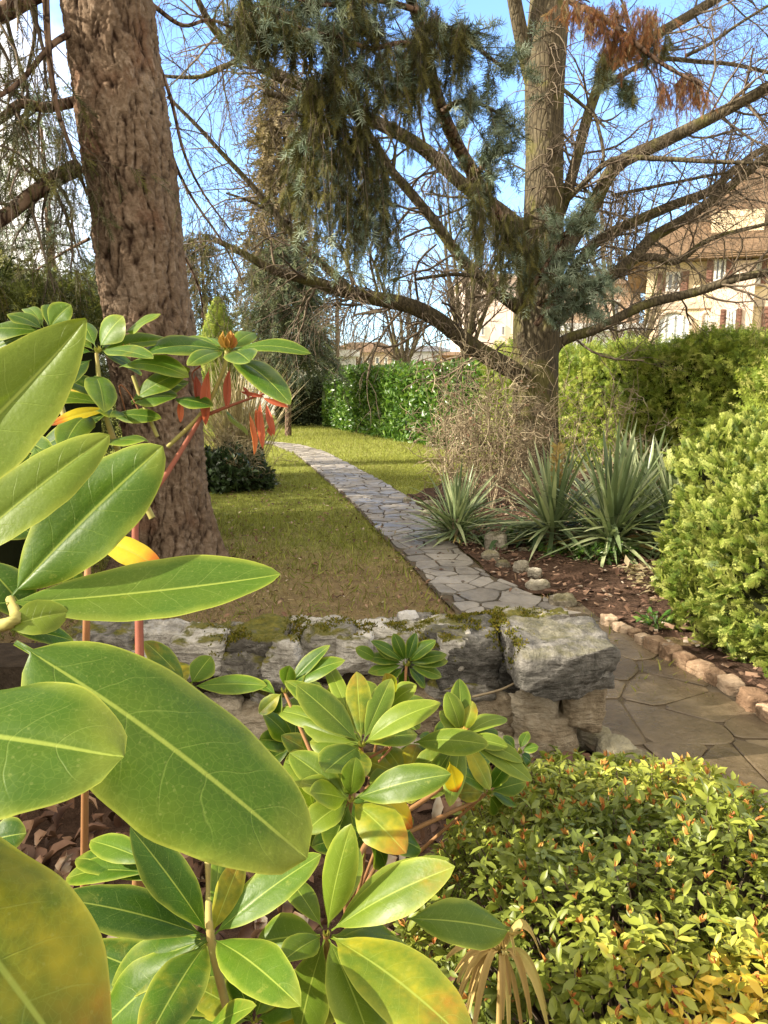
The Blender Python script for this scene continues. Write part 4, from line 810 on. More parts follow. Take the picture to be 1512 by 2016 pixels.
# ------------------------------------------------------------------ planted bed: yuccas, straps, twiggy shrub
def T_blade(sg=7, w=.05, bend=.0, v=.25):
    V = []; L = []
    for i in range(sg + 1):
        t = i / sg; h = w / 2 * (math.sin(math.pi * min(1, .25 + t * .75)) ** .7 if t < 1 else 0.02)
        for s in (-1, 0, 1): V.append([s * h, t, abs(s) * h * v - bend * t ** 2.2]); L.append([t, s, 0])
    return np.array(V), [np.array([[i * 3 + j, i * 3 + j + 1, i * 3 + j + 4, i * 3 + j + 3] for i in range(sg) for j in range(2)])], np.array(L)
BL = [T_blade(7, .052, b) for b in (0, .06, .16)]
def yucca(label, px, py, Y, Lg, n, z0=.05, stalk=False, lo=-22):
    n = int(n * 1.35); o = atY(px, py, Y); o[2] = z0; root = empty('yucca', (o[0], o[1], 0), label, 'plant', 'yuccas in the bed'); mb = MB()
    el = np.radians(U(0, 1, n) ** 1.15 * (84 - lo) + lo); az = U(0, 6.283, n); d = np.c_[np.cos(az) * np.cos(el), np.sin(az) * np.cos(el), np.sin(el)]
    pos = o + np.c_[np.zeros((n, 2)), U(-.06, .14, n)] + d * .02; nn = np.cross(np.cross(d, [0, 0, 1.0]), d) + R.normal(size=(n, 3)) * .15; k = np.where(el > 1.0, 0, np.where(R.random(n) < .75, 1, 2))
    for q in range(3):
        ix = k == q; scatter(mb, BL[q], pos[ix], d[ix], nn[ix], (Lg * .93 * U(.62, 1.1, ix.sum()))[:, None] * np.array([1.0, 1, 1]))
    mb.build('leaves', M['yucca'], root); dl = MB(); q = 16; a_ = U(0, 6.283, q); e_ = np.radians(U(-30, 12, q)); d = np.c_[np.cos(a_) * np.cos(e_), np.sin(a_) * np.cos(e_), np.sin(e_)]
    scatter(dl, BL[2], o + d * .03, d, np.tile([0, 0, 1.], (q, 1)) + R.normal(size=(q, 3)) * .4, Lg * U(.4, .75, q)); dl.build('dead_leaves', M['straw'], root); m = MB(); tube(m, [(o[0], o[1], 0), o, o + [0, 0, .12]], [.05, .05, .03], 8); m.build('stem', M['twig_tan'], root)
    if stalk:
        m = MB(); tp = o + np.array([.02, 0, .62]); tube(m, [o, (o + tp) / 2, tp], [.012, .012, .008], 6); n = 130; t = U(.45, 1, n)[:, None]; a = U(0, 6.283, n); d = np.c_[np.cos(a), np.sin(a), U(.2, 1.2, n)]
        scatter(m, LEAF2, o + (tp - o) * t + d * .01, d, R.normal(size=(n, 3)), U(.035, .06, n)); m.build('flower_stalk', M['straw'], root)
yucca('dark yucca at the bend of the path, lowest and closest to the flagstones', 897, 1045, 5.35, .50, 150)
yucca('pale yucca with a cream flower stalk rising from its heart', 1088, 1035, 5.1, .60, 150, .09, True)
yucca('tallest dark yucca, its long blades behind the low green herbs', 1205, 1050, 4.95, .70, 190, .09)
yucca('yucca half hidden behind the pale thuja shrub', 1330, 1030, 5.0, .58, 140, .1)
yucca('small yucca tucked behind the tallest dark yucca', 1268, 985, 5.6, .66, 120, .12)
sr = empty('strap_leaf_plant', gnd(1010, 1075), 'clump of arching strap-shaped leaves between two yuccas', 'plant'); mb = MB()
for i in range(46):
    o = gnd(940 + 170 * R.random(), 1062 + R.uniform(-12, 22)); az = R.uniform(0, 6.283); l = R.uniform(.24, .42); s = np.linspace(0, 1, 8)[:, None]; h = np.array([math.cos(az), math.sin(az), 0])
    P = o + h * l * .75 * s + np.array([0, 0, 1]) * l * (1.25 * s - 1.45 * s ** 2.1); sd_ = np.cross(h, [0, 0, 1.]) * .016; w = (np.sin(np.pi * np.clip(s * .9 + .1, 0, 1)) ** .5)
    V = np.concatenate([P - sd_ * w, P + sd_ * w]); j = np.arange(7); mb.add(V, [np.c_[j, j + 1, j + 9, j + 8]], R.random())
mb.build('leaves', M['strap'], sr)
def herb(label, px, py, n, w, h):
    o = gnd(px, py); root = empty('herb', o, label, 'plant', 'low green herbs in the bed'); mb = MB(); a = U(0, 6.283, n); r = np.sqrt(U(0, 1, n)) * w; q = o + np.c_[r * np.cos(a), r * np.sin(a), U(.01, h, n)]
    d = np.c_[np.cos(a), np.sin(a), U(-.1, .9, n)] + R.normal(size=(n, 3)) * .4; scatter(mb, LEAF, q, d, R.normal(size=(n, 3)) * .3 + [0, 0, 1], U(.025, .055, n)); mb.build('leaves', M['laurel'], root)
    m = MB(); st_ = np.stack([np.broadcast_to(o, (12, 3)), o + np.c_[R.normal(size=(12, 2)) * w * .4, np.full(12, h)]], 1); vtubes(m, st_, np.full((12, 2), .002), 3); m.build('stems', M['strap'], root)
herb('low green herb on the mulch before the tallest yucca', 1165, 1108, 130, .12, .10); herb('low pale herb beside the thuja shrub', 1215, 1105, 120, .11, .11); herb('small herb patch next to the strap leaves', 1095, 1095, 90, .10, .06); herb('tiny herb at the foot of the pale thuja shrub', 1290, 1235, 70, .07, .05)

def shrub(label, spots, Y, ns, hh, spread, mat, per=(9, 6), L=(.35, .18), leafy=0, name='twiggy_shrub', rr=.005):
    o = np.array([atY(a, b, Y + R.uniform(-.35, .35)) for a, b in spots]); o[:, 2] = 0; root = empty(name, o.mean(0) * [1, 1, 0], label, 'shrub'); m = MB(); f = MB(); n = len(o) * ns; s = np.linspace(0, 1, 8)[None, :, None]
    a = U(0, 6.283, n); h = hh * U(.45, 1.1, n); P = np.repeat(o, ns, 0)[:, None] + np.c_[np.cos(a), np.sin(a), a * 0][:, None] * (spread * U(.1, 1, n))[:, None, None] * s ** 1.3 + np.array([0, 0, 1.0]) * h[:, None, None] * s + np.cumsum(R.normal(size=(n, 8, 3)) * .018, 1) * (s > 0)
    r = np.broadcast_to(np.linspace(rr, rr * .35, 8), (n, 8)); vtubes(m, P, r, 4); a1, b1 = spawn(P, r, per[0], L[0], 55, .65, .0, .25, 6, .15); vtubes(m, a1, np.clip(b1, .0028, 1), 3); a2, b2 = spawn(a1, b1, per[1] - 2, L[1], 55, .8, -.05, .3, 5); vtubes(m, a2, np.clip(b2, .0022, 1), 3)
    m.build('stems', mat, root)
    if leafy: q = a2[R.permutation(len(a2))[:leafy], -1]; scatter(f, LEAF2, q, R.normal(size=q.shape), R.normal(size=q.shape), U(.02, .04, len(q))); f.build('dry_leaves', M['litter'], root)
shrub('tangled leafless brown shrub around the foot of the bare tree', [(890, 930), (930, 940), (970, 935), (1010, 930), (1050, 930)], 7.0, 9, 1.22, .44, M['twig_tan'], leafy=900)
shrub('dry buff-coloured leafless shrub beside the lawn and the laurel hedge', [(890, 900), (925, 905)], 8.6, 7, 1.1, .45, M['twig_tan'], (7, 5), leafy=200)
shrub('loose bare whips standing in front of the conifer hedge', [(1120, 930), (1180, 930), (1235, 925)], 6.6, 7, 1.15, .35, M['twig_tan'], (6, 4))
shrub('pale twiggy shrub behind the spruce trunk above the ivy', [(430, 930), (465, 935), (490, 935)], 8.4, 10, .7, .3, M['ograss'], (8, 5), (.25, .12), 200, rr=.004)
p = atY(455, 945, 8.3); mound('ivy', 'dark glossy ivy mound on the lawn beside the spruce trunk', 'plant', (p[0], 8.3, .08), (.46, .5, .38), M['ivy'], [LEAF2, LEAF2], 3600, .075, .2, .3, pw=2)
og = empty('ornamental_grass', (*atY(470, 900, 9.3)[:2], 0), 'tuft of straw-coloured ornamental grass behind the red hanging leaves', 'plant'); mb = MB(); n = 420; o = np.array([*OFF[og.name][:2], .0]); a = U(0, 6.283, n); e = np.radians(U(55, 92, n)); d = np.c_[np.cos(a) * np.cos(e), np.sin(a) * np.cos(e), np.sin(e)]
scatter(mb, T_blade(5, .012, .25), o + d * .1 + np.c_[R.normal(size=(n, 2)) * .08, np.zeros(n)], d, np.tile([0, 0, 1.], (n, 1)) + R.normal(size=(n, 3)) * .2, U(.8, 1.5, n)); mb.build('blades', M['ograss'], og)

# ------------------------------------------------------------------ stone wall and loose stones
wall = empty('stone_wall', (-.3, WALLY, 0), 'low dry-stone wall of grey and buff rocks with mossy top', 'wall')
ZT = .38
CAPS = [  # pixel centre, pixel size, depth offset behind the wall face
    ('boulder', 1098, 1278, 205, 125, .10), ('d', 915, 1300, 128, 110, .03), ('d', 1012, 1325, 60, 80, .03), ('c', 845, 1290, 90, 80, .05), ('c', 760, 1285, 100, 80, .06), ('c', 640, 1288, 120, 85, .03), ('c', 510, 1325, 150, 90, .02), ('c', 430, 1298, 70, 50, .04), ('c', 360, 1300, 90, 80, .04), ('c', 265, 1310, 110, 90, .04), ('c', 150, 1310, 120, 90, .04)]
TOPS = [('c', 215, 1245, 130, 60, .22), ('c', 322, 1243, 78, 58, .22), ('c', 398, 1252, 92, 60, .2), ('c', 508, 1246, 108, 62, .22), ('c', 622, 1240, 104, 52, .24), ('c', 735, 1240, 128, 55, .24), ('c', 850, 1238, 110, 50, .24), ('c', 950, 1228, 120, 50, .26), ('c', 1045, 1212, 130, 42, .32), ('c', 700, 1262, 60, 40, .16), ('c', 560, 1275, 60, 40, .14), ('c', 890, 1256, 70, 36, .16)]
FACES = [('f', 1052, 1378, 104, 108, .02), ('f', 1146, 1388, 74, 96, .0), ('f', 1060, 1440, 130, 70, .0), ('f', 1062, 1490, 115, 60, .0), ('f', 945, 1400, 120, 90, .03), ('c', 905, 1368, 120, 56, .03), ('f', 960, 1460, 90, 60, .02), ('f', 850, 1400, 110, 80, .03), ('f', 520, 1420, 110, 80, .02), ('f', 575, 1455, 60, 50, .01), ('f', 430, 1420, 80, 80, .03), ('c', 560, 1378, 120, 50, .04), ('f', 640, 1400, 110, 80, .04), ('f', 745, 1390, 110, 90, .04), ('f', 700, 1460, 120, 70, .03), ('f', 820, 1470, 120, 60, .03), ('f', 330, 1400, 110, 90, .03), ('f', 220, 1400, 110, 100, .03), ('f', 1110, 1340, 90, 40, .06)]
mc, mf, md = MB(), MB(), MB()
for i, (k, x, y, w, h, dy) in enumerate(CAPS + TOPS + FACES):
    Y = WALLY - .10 + dy; p = atY(x, y, Y); s = ((p - CAM) @ FW) / F
    top = i >= len(CAPS) and i < len(CAPS) + len(TOPS)
    if k == 'boulder': continue
    if top: p = np.array([atY(x, y, Y)[0], Y, ZT - .045]); p = gnd(x, y, ZT - .02); p[2] = ZT - .05; sz = (w * s * 1.06, h * s * 2.0, .11)
    else: sz = (w * s * 1.12, .24, h * s * 1.12)
    if not top: p = p + np.array([0, .085, 0])
    rock({'c': mc, 'f': mf, 'd': md}[k], p, sz, 100 + i, ICO4, 7.0, 6, .15, R.uniform(-.12, .12), R.uniform(-.1, .1))
mb_ = MB(); p = gnd(1098, 1258, ZT); p[2] = ZT - .045; p[2] -= .012; rock(mb_, p, (.285, .27, .145), 793, ICO4, 11, 5, .13, .10, .10); mb_.build('capstone', M['cap_dark'], wall)
mc.build('cap_stones', M['cap'], wall); mf.build('face_stones', M['face'], wall); md.build('dark_stones', M['cap_dark'], wall)
m = MB(); xe = atY(1120, 1400, WALLY)[0]; box(m, -2.6, WALLY - .02, -.1, xe - .06, WALLY + .2, ZT - .12)
m.build('core', M['mortar'], wall, False)
m = MB(); p = gnd(603, 1292, .34); p[2] = .33; rock(m, atY(602, 1322, WALLY - .12), (.062, .05, .082), 41, ICO3, 6, 9, .1, .3, .2); tag(m.build('stone_chip', M['white_stone']), 'small white angular stone wedged upright in the wall top', 'stone')
m = MB(); p = gnd(803, 1217, ZT); rock(m, p + [0, 0, .0], (.062, .05, .04), 42, ICO3, 6, 9, .1, .3, .2); tag(m.build('stone_chip', M['white_stone']), 'small white stone lying on the back of the wall top', 'stone')
# moss cushions on the wall
ms = MB(); n = 13000; q = []
for (x, y, w, h, k) in [(700, 1252, 150, 22, 1.0), (880, 1240, 120, 26, 1.2), (970, 1250, 50, 30, .8), (1010, 1225, 70, 16, .8), (1000, 1290, 40, 30, .5), (585, 1255, 30, 26, .5), (470, 1270, 60, 22, .5), (905, 1220, 80, 8, .5), (420, 1262, 20, 20, .2), (870, 1275, 40, 20, .4)]:
    c = int(n * k / 6); xs = x + R.normal(size=c) * w * .42; ys = y + R.normal(size=c) * h * .42; q += [gnd(a, b, ZT - .014 + R.uniform(-.02, .006)) for a, b in zip(xs, ys)]
from mathutils.bvhtree import BVHTree
_v, _f, _k = [], [], 0
for b_ in (mc, mf, md, mb_):
    for v_ in b_.V: _v.append(v_)
    for f_ in b_.F: _f += [[int(x) + _k for x in p_] for p_ in f_]
    _k += b_.n
_bv = BVHTree.FromPolygons([Vector(p_) for p_ in np.concatenate(_v)], _f); q2 = []
for p_ in q:
    h_ = _bv.ray_cast(Vector((p_[0], p_[1], 1.0)), Vector((0, 0, -1)))
    if h_[0] is not None and h_[0].z > .22 and h_[1].z > .25 and noise.noise(h_[0] * 13) + .6 * noise.noise(h_[0] * 31) > R.uniform(-.05, .25): q2.append(np.array(h_[0]))
q = q2
q = np.array(q); scatter(ms, T_leaf2(.6), q, R.normal(size=q.shape) * .6 + [0, -.1, .9], R.normal(size=q.shape), U(.006, .012, len(q))); ms.build('moss', M['moss'], wall)
m = MB(); tw0 = [atY(x, y, WALLY - .16) for x, y in [(930, 1372), (985, 1358), (1020, 1342), (1050, 1338), (1080, 1352)]]; tube(m, tw0, [.004, .004, .003, .002, .0012], 5); tube(m, [tw0[3], atY(1072, 1336, WALLY - .17), atY(1092, 1340, WALLY - .17)], [.002, .0015, .001], 4); tag(m.build('dry_twig', M['twig_tan']), 'thin pale dry twig lying against the buff stones of the wall end', 'twig')

def stones(lst, name, label, cat, group, mat, k=3.2, ico=ICO3, cuts=8, seed=300, lab=None):
    for i, (x, y, w, h) in enumerate(lst):
        p = gnd(x, y + h * .35); s = ((p - CAM) @ FW) / F; m = MB(); q_ = gnd(*lst[min(i + 1, len(lst) - 1)][:2]) - gnd(*lst[max(i - 1, 0)][:2]); rt = math.atan2(q_[1], q_[0]) + R.normal() * .08 if k > 5 else R.uniform(-.5, .5); p[2] = h * s * .28; rock(m, p, (w * s, max(w * s * .8, .05), h * s * 1.15), seed + i, ico, k, cuts, .10 if k > 5 else .15, rt, R.uniform(-.12, .12)); tag(m.build(name, mat), (lab[i] if lab else label), cat, group)
stones([(1198, 1227, 32, 32), (1219, 1239, 22, 26), (1234, 1245, 18, 24), (1249, 1252, 20, 28), (1264, 1264, 26, 34), (1290, 1275, 40, 42), (1319, 1289, 38, 44), (1347, 1307, 38, 44), (1378, 1322, 46, 40), (1407, 1338, 36, 40), (1437, 1353, 46, 40), (1479, 1383, 54, 50), (1512, 1412, 44, 44), (1550, 1440, 44, 44)], 'edging_stone', 'squared reddish-buff edging stone set between the walkway and the bed', 'edging stone', 'edging stones along the walkway', M['brick'], 9, ICO3, 1, 500)
stones([(975, 1068, 46, 42), (966, 1096, 34, 26), (990, 1113, 30, 20), (1026, 1118, 30, 30), (1052, 1128, 28, 24), (1058, 1152, 46, 22), (1108, 1185, 52, 30), (845, 992, 26, 14), (802, 985, 16, 16), (846, 1012, 36, 14), (868, 1024, 30, 12), (1030, 1085, 20, 14)], 'rock', None, 'rock', 'rocks edging the planted bed', M['bedrock'], 3, ICO3, 9, 600,
       ['largest buff rock under the arching strap leaves', 'rough rock just below the largest bed rock', 'flat thin rock beside the path under the bed rocks', 'upright rock in the mulch, mid row of the bed edge', 'rounded rock touching the upright one in the mulch', 'low flat grey rock in the mulch', 'sloping grey rock behind the big dark capstone of the wall', 'pale flat rock beside the dark yucca', 'small whitish rock alone at the path edge', 'thin pale rock lying under the dark yucca blades', 'thin rock at the path bend by the dark yucca', 'little rock half hidden by the strap leaves'])
stones([(1400, 1650, 90, 70), (1446, 1695, 70, 60), (1485, 1770, 70, 90), (1215, 1480, 80, 50), (1245, 1515, 90, 60), (1165, 1450, 70, 40)], 'kerb_rock', None, 'rock', 'rough kerb rocks by the azalea', M['bedrock'], 4, ICO3, 7, 640, ['pale kerb rock just above the azalea beside the walkway', 'smaller kerb rock next below the pale one', 'grey kerb rock nearest the picture edge by the azalea', 'mossy kerb block at the wall end', 'grey squared kerb block below the wall end', 'low kerb stone tucked against the wall foot'])

# ------------------------------------------------------------------ loose ground cover
def scatter_ground(name, poly, n, T, size, mat, z, flat=.4, keep=None, up=None):
    poly = np.asarray(poly)[:, :2]; lo, hi = poly.min(0), poly.max(0); P = np.c_[U(lo[0], hi[0], n * 3), U(lo[1], hi[1], n * 3)]; P = P[inpoly(P, poly)]
    if keep is not None: P = P[keep(P)]
    P = P[:n]; m = len(P); q = np.c_[P, np.full(m, z) + U(0, size * .25, m)]; mb = MB()
    if up is None: d = R.normal(size=(m, 3)) * [1, 1, flat]; nn = R.normal(size=(m, 3)) * flat + [0, 0, 1]
    else: d = R.normal(size=(m, 3)) * up + [0, 0, 1]; nn = R.normal(size=(m, 3))
    scatter(mb, T, q, d, nn, size * U(.5, 1.4, m)); return tag(mb.build(name, mat), kind='stuff')
CH = (np.array([[-.25, 0, 0], [.25, 0, .03], [.2, 1, .1], [-.2, 1, .0], [0, .5, .16]]), [np.array([[0, 1, 4], [1, 2, 4], [2, 3, 4], [3, 0, 4]])], np.zeros((5, 3)))
scatter_ground('wood_chips', bed_poly, 16000, CH, .032, M['chips'], .022, .35, lambda P: (P[:, 1] < 7.5))
scatter_ground('pale_chips', [gnd(1225, 1125)[:2], gnd(1310, 1120)[:2], gnd(1310, 1190)[:2], gnd(1240, 1160)[:2]], 110, LEAF2, .06, M['ograss'], .03, .4)
scatter_ground('leaf_litter', [(-2.5, -.5), (.6, -.5), (.6, 2.1), (-2.5, 2.1)], 5200, T_leaf(.5, .5, .4), .06, M['litter'], .02, .5)
scatter_ground('fallen_leaves', [(-2, 2.6), (1.2, 2.6), (1.2, 6.5), (-1.5, 9)], 1700, T_leaf(.5, .3, .3), .03, M['litter'], .012, .3)
BLADE = (np.array([[-.07, 0, 0], [.07, 0, 0], [.05, .55, .03], [-.03, .6, .03], [.0, 1, .18]]), [np.array([[0, 1, 2, 3]]), np.array([[3, 2, 4]])], np.array([[0, 0, 0], [0, 0, 0], [.5, 0, 0], [.5, 0, 0], [1, 0, 0]]))
def lawn_keep(P):
    d = np.array([noise.fractal(Vector((x * .9, y * .9, 3)), 1, 2, 4) for x, y in P]); far = np.clip((P[:, 1] - 3.2 + d * 2.6) / 2.8, .22, 1)
    return (R.random(len(P)) < far) & (~inpoly(P, path_poly) | (R.random(len(P)) < .025)) & (~inpoly(P, bed_poly) | (R.random(len(P)) < .02))
scatter_ground('grass', [(-3.2, 2.5), (1.5, 2.5), (1.6, 12), (-3.6, 12)], 90000, BLADE, .032, M['grass'], -.012, up=.55, keep=lawn_keep)
scatter_ground('grass', [(-2.6, 2.6), (1.2, 2.6), (1.0, 6.5), (-2.6, 6.5)], 5000, BLADE, .058, M['grass'], -.01, up=.8, keep=lawn_keep)
scatter_ground('dry_grass', [(-3.0, 2.5), (1.4, 2.5), (1.2, 5.0), (-2.2, 5.2)], 13000, BLADE, .03, M['dry'], -.006, up=1.6, keep=lambda P: ~inpoly(P, path_poly) & ~inpoly(P, bed_poly))
scatter_ground('grass', [(-4.5, 11), (2.5, 11), (1.2, 22), (-6, 22)], 60000, BLADE, .05, M['grass'], -.012, up=.55, keep=lawn_keep)

# ------------------------------------------------------------------ rhododendrons
def leaf_mesh(mb, B, T, width, nh, arch=.08, fold=.10, curl=.10, twist=0.0, tint=0.0, rnd=None, n=22, m=13, side=0.0, shape=(1.12, .66)):
    B = np.asarray(B, float); T = np.asarray(T, float); Lg = np.linalg.norm(T - B); c = (T - B) / Lg; nn = nrm(nh - (nh @ c) * c); x = np.cross(c, nn)
    t = np.linspace(0, 1, n); s = np.linspace(-1, 1, m); tt = np.clip((t - .07) / .93, 0, 1); w = np.maximum(.035 * (1 - tt), np.sin(np.pi * tt ** shape[0]) ** shape[1]); w[-1] = .015
    ph = R.uniform(0, 6.28); tc = B + (T - B) * t[:, None] + nn * (arch * Lg * 4 * t * (1 - t))[:, None] + x * (side * Lg * 4 * t * (1 - t))[:, None]
    tw_ = twist * (t - .3); V = np.zeros((n, m, 3)); L = np.zeros((n, m, 3)); hw = width / 2
    eg = [1 + .02 * np.sin(t * R.uniform(9, 15) + R.uniform(0, 6)) + .012 * np.sin(t * R.uniform(25, 40) + R.uniform(0, 6)) for _ in (0, 1)]; cl = curl * (1 + .5 * np.sin(t * R.uniform(4, 9) + ph))
    for j, sj in enumerate(s):
        off = sj * w * hw * eg[int(sj > 0)]; up = fold * np.abs(sj) * w * hw * 2 - cl * (sj ** 2) * w * hw * 2 - .035 * hw * math.exp(-(sj / .10) ** 2) * np.minimum(1, w * 2) + .03 * hw * np.sin(t * 7 + ph + sj * 2) * abs(sj) ** 2 + .0025 * hw * np.sin(t * 42 - abs(sj) * 6 + ph) * min(1, abs(sj) * 2) * (1 - abs(sj))
        cs, sn = np.cos(tw_), np.sin(tw_); V[:, j] = tc + x * (off * cs - up * sn)[:, None] + nn * (off * sn + up * cs)[:, None]; L[:, j, 0] = t; L[:, j, 1] = sj
    L[..., 2] = tint; i = np.arange(n - 1)[:, None]; j = np.arange(m - 1)[None]
    q = np.stack([i * m + j, i * m + j + 1, (i + 1) * m + j + 1, (i + 1) * m + j], -1).reshape(-1, 4)
    mb.add(V, [q], R.random() if rnd is None else rnd, L)
def pleaf(mb, b, t, wpx, d0, d1, up=.5, cam_=.7, side=(0, 0, 0), tint=0.0, rnd=None, **kw):
    """leaf from picture positions of its base and tip at given distances"""
    B, T = at(*b, d0), at(*t, d1); mid = (B + T) / 2; tc = nrm(CAM - mid); nh = nrm(tc * cam_ + np.array([0, 0, up]) + np.asarray(side, float)); c = nrm(T - B); nn = nrm(nh - (nh @ c) * c); x = np.cross(c, nn)
    vis = max(kw.pop('vmin', .5), np.linalg.norm(x - (x @ tc) * tc)); leaf_mesh(mb, B, T, wpx * (d0 + d1) / 2 / F / vis, nh, tint=tint, rnd=rnd, **kw)
def whorl(parent, c, d, leaves, mat='rleaf', bud=None, up=.5, cam_=.7, jit=.12, r0=8, **kw):
    m = MB()
    for l in leaves:
        tx, ty, w = l[:3]; dd = l[3] if len(l) > 3 else 0.0; ti = l[4] if len(l) > 4 else (R.uniform(.1, .42) if R.random() < .3 else 0.0); w = w * R.uniform(.86, 1.06); dd += R.normal() * .012; b = l[5] if len(l) > 5 else None
        v = np.array([tx - c[0], ty - c[1]], float); ln = np.linalg.norm(v) + 1e-6; b = b or (c[0] + v[0] / ln * r0, c[1] + v[1] / ln * r0)
        k = dict(arch=R.uniform(.03, .12), fold=R.uniform(.03, .13), curl=R.uniform(.06, .16), side_=R.uniform(-.03, .03), twist=R.uniform(-.35, .35)); k['side_'] = k.pop('side_'); sdv = k.pop('side_'); k.update(kw)
        B, T = at(*b, d), at(tx, ty, d + dd); pleaf(m, b, (tx, ty), w, d, d + dd, up, cam_, R.normal(size=3) * jit, ti, **k)
    o = m.build('leaf_whorl', M[mat], parent)
    if bud: budm(parent, *bud)
    if r0 < 13: budm(parent, c[0], c[1], d, 15, 'greenbud', 6)
    return o
def budm(parent, px, py, d, size, mat='bud', nk=14):
    m = MB(); o = at(px, py, d); s = size * d / F
    for k in range(nk):
        t = k / nk; a = k * 2.4; dv = np.array([math.cos(a) * (.55 - .4 * t), math.sin(a) * (.55 - .4 * t), 1]); scatter(m, T_leaf(.55, .5, .0), [o - [0, 0, s * .3] + np.array([math.cos(a), math.sin(a), 0]) * s * .16 * (1 - t)], [dv], [[math.cos(a), math.sin(a), .2]], s * (.7 + .35 * t))
    m.build('bud', M[mat], parent)
def stemm(parent, pts, w, mat='stem', name='stem', rnd=.5):
    m = MB(); P = [at(*p) for p in pts]; tube(m, P, np.asarray(w) * np.array([p[2] for p in pts]).mean() / F / 2, 8, 5, rnd)
    n = 0; m.build(name, M[mat], parent)

rb = at(-60, 1500, .55); big = empty('rhododendron', (rb[0], rb[1] + .1, 0), 'large rhododendron whose huge leaves reach in close to the camera beside the spruce trunk', 'shrub', 'rhododendrons before the wall')
HERO = [  # base, tip, width px, d0, d1, options
    dict(b=(30, 1264), t=(604, 1690), wpx=268, d0=.36, d1=.33, up=.55, cam_=.75, arch=.06, fold=.05, curl=.14, twist=-.15, shape=(.98, .46), rnd=.45, side=(.1, 0, 0)),
    dict(b=(-420, 1420), t=(244, 1490), wpx=330, d0=.27, d1=.25, up=.7, cam_=.6, arch=.04, fold=.04, curl=.2, shape=(1.05, .55), rnd=.5),
    dict(b=(-10, 1188), t=(553, 1130), wpx=118, d0=.42, d1=.44, up=.6, cam_=.6, arch=-.02, fold=.1, curl=.06, shape=(1.15, .62), rnd=.62),
    dict(b=(18, 1178), t=(320, 878), wpx=160, d0=.45, d1=.46, up=.5, cam_=.75, arch=.04, fold=.08, curl=.1, shape=(1.05, .6), rnd=.55),
    dict(b=(-110, 1120), t=(216, 856), wpx=112, d0=.42, d1=.44, up=.5, cam_=.75, arch=.05, fold=.10, curl=.08, shape=(1.0, .6), rnd=.75),
    dict(b=(-210, 1010), t=(170, 628), wpx=200, d0=.28, d1=.30, up=.35, cam_=.8, arch=-.05, fold=.14, curl=.05, twist=.2, shape=(.8, .75), rnd=.85),
    dict(b=(-250, 1600), t=(190, 2170), wpx=360, d0=.26, d1=.24, up=.5, cam_=.6, arch=.08, fold=.05, curl=.14, tint=.38, shape=(.9, .55), rnd=.5),
    dict(b=(185, 1062), t=(319, 1122), wpx=56, d0=.55, d1=.53, tint=1.0, arch=.1, fold=.1, curl=.12, rnd=.5),
    dict(b=(-40, 1100), t=(60, 1215), wpx=90, d0=.46, d1=.45, rnd=.2), dict(b=(-60, 1040), t=(78, 1050), wpx=50, d0=.5, d1=.5, rnd=.2), dict(b=(10, 1235), t=(135, 1205), wpx=70, d0=.41, d1=.42, rnd=.8, up=.3),
    dict(b=(20, 1240), t=(145, 1262), wpx=40, d0=.44, d1=.46, rnd=.2), dict(b=(150, 1110), t=(140, 1172), wpx=40, d0=.6, d1=.6, tint=.35, rnd=.7), dict(b=(-30, 1660), t=(52, 1640), wpx=70, d0=.5, d1=.5, rnd=.1)]
for h in HERO:
    m = MB(); pleaf(m, n=34, m=19, **h); m.build('leaf', M['rleaf_light'] if h.get('rnd', 0) > .7 else M['rleaf'], big)
DU = 1.05
whorl(big, (192, 690), DU, [(243, 622, 52), (158, 634, 40, .05), (316, 618, 34, -.02, .15, (246, 656)), (330, 668, 30, .03, .2), (302, 706, 44, -.1), (372, 742, 46, -.05, 0, (235, 722)), (206, 812, 62, -.12, 0, (186, 740)), (82, 764, 50, -.08, 0, (180, 708)), (130, 680, 34, .06), (100, 725, 36, .02), (280, 735, 40, .08), (240, 672, 40, .08)], 'rleaf', (250, 694, DU, 26), up=.75, cam_=.55)
whorl(big, (92, 652), DU + .1, [(14, 618, 34), (140, 600, 48), (-30, 648, 40), (-20, 690, 36), (62, 706, 52, -.1), (50, 610, 30, .1), (150, 650, 40), (10, 712, 36), (110, 600, 44, .05)], up=.75, cam_=.55)
whorl(big, (448, 690), DU, [(268, 702, 46, .02), (342, 668, 30, .08, .2), (502, 655, 40, .05), (612, 696, 34, -.05), (572, 796, 62, -.15, 0, (455, 712)), (492, 712, 60, -.15), (370, 720, 38, -.04), (318, 690, 30, .06), (400, 668, 34, .08), (520, 690, 30, .1)], 'rleaf', (448, 676, DU, 36), up=.8, cam_=.5)
whorl(big, (240, 800), DU, [(374, 726, 40, .0), (372, 752, 38, .02), (100, 740, 40), (95, 838, 30, -.05, .8), (215, 822, 60, -.1), (122, 890, 60, -.1, 0, (180, 820)), (318, 824, 34, -.02, .25, (215, 818)), (30, 792, 30), (110, 905, 50, -.15, 0, (30, 880)), (285, 868, 60, -.1, 0, (195, 872)), (140, 760, 44, .05, .5), (420, 800, 34, .0, .1, (340, 785)), (480, 850, 50, .05, .35, (445, 812)), (350, 780, 30), (60, 900, 44)], up=.65, cam_=.6, r0=20)
whorl(big, (60, 870), DU - .2, [(-40, 800, 60), (-20, 850, 60), (25, 945, 70), (110, 945, 60, -.05), (-30, 920, 60), (150, 960, 60)], up=.6, r0=14)
whorl(big, (270, 1010), DU - .05, [(290, 960, 34, 0, .6, (235, 985)), (276, 990, 20, 0, .8), (250, 975, 40)], r0=10)
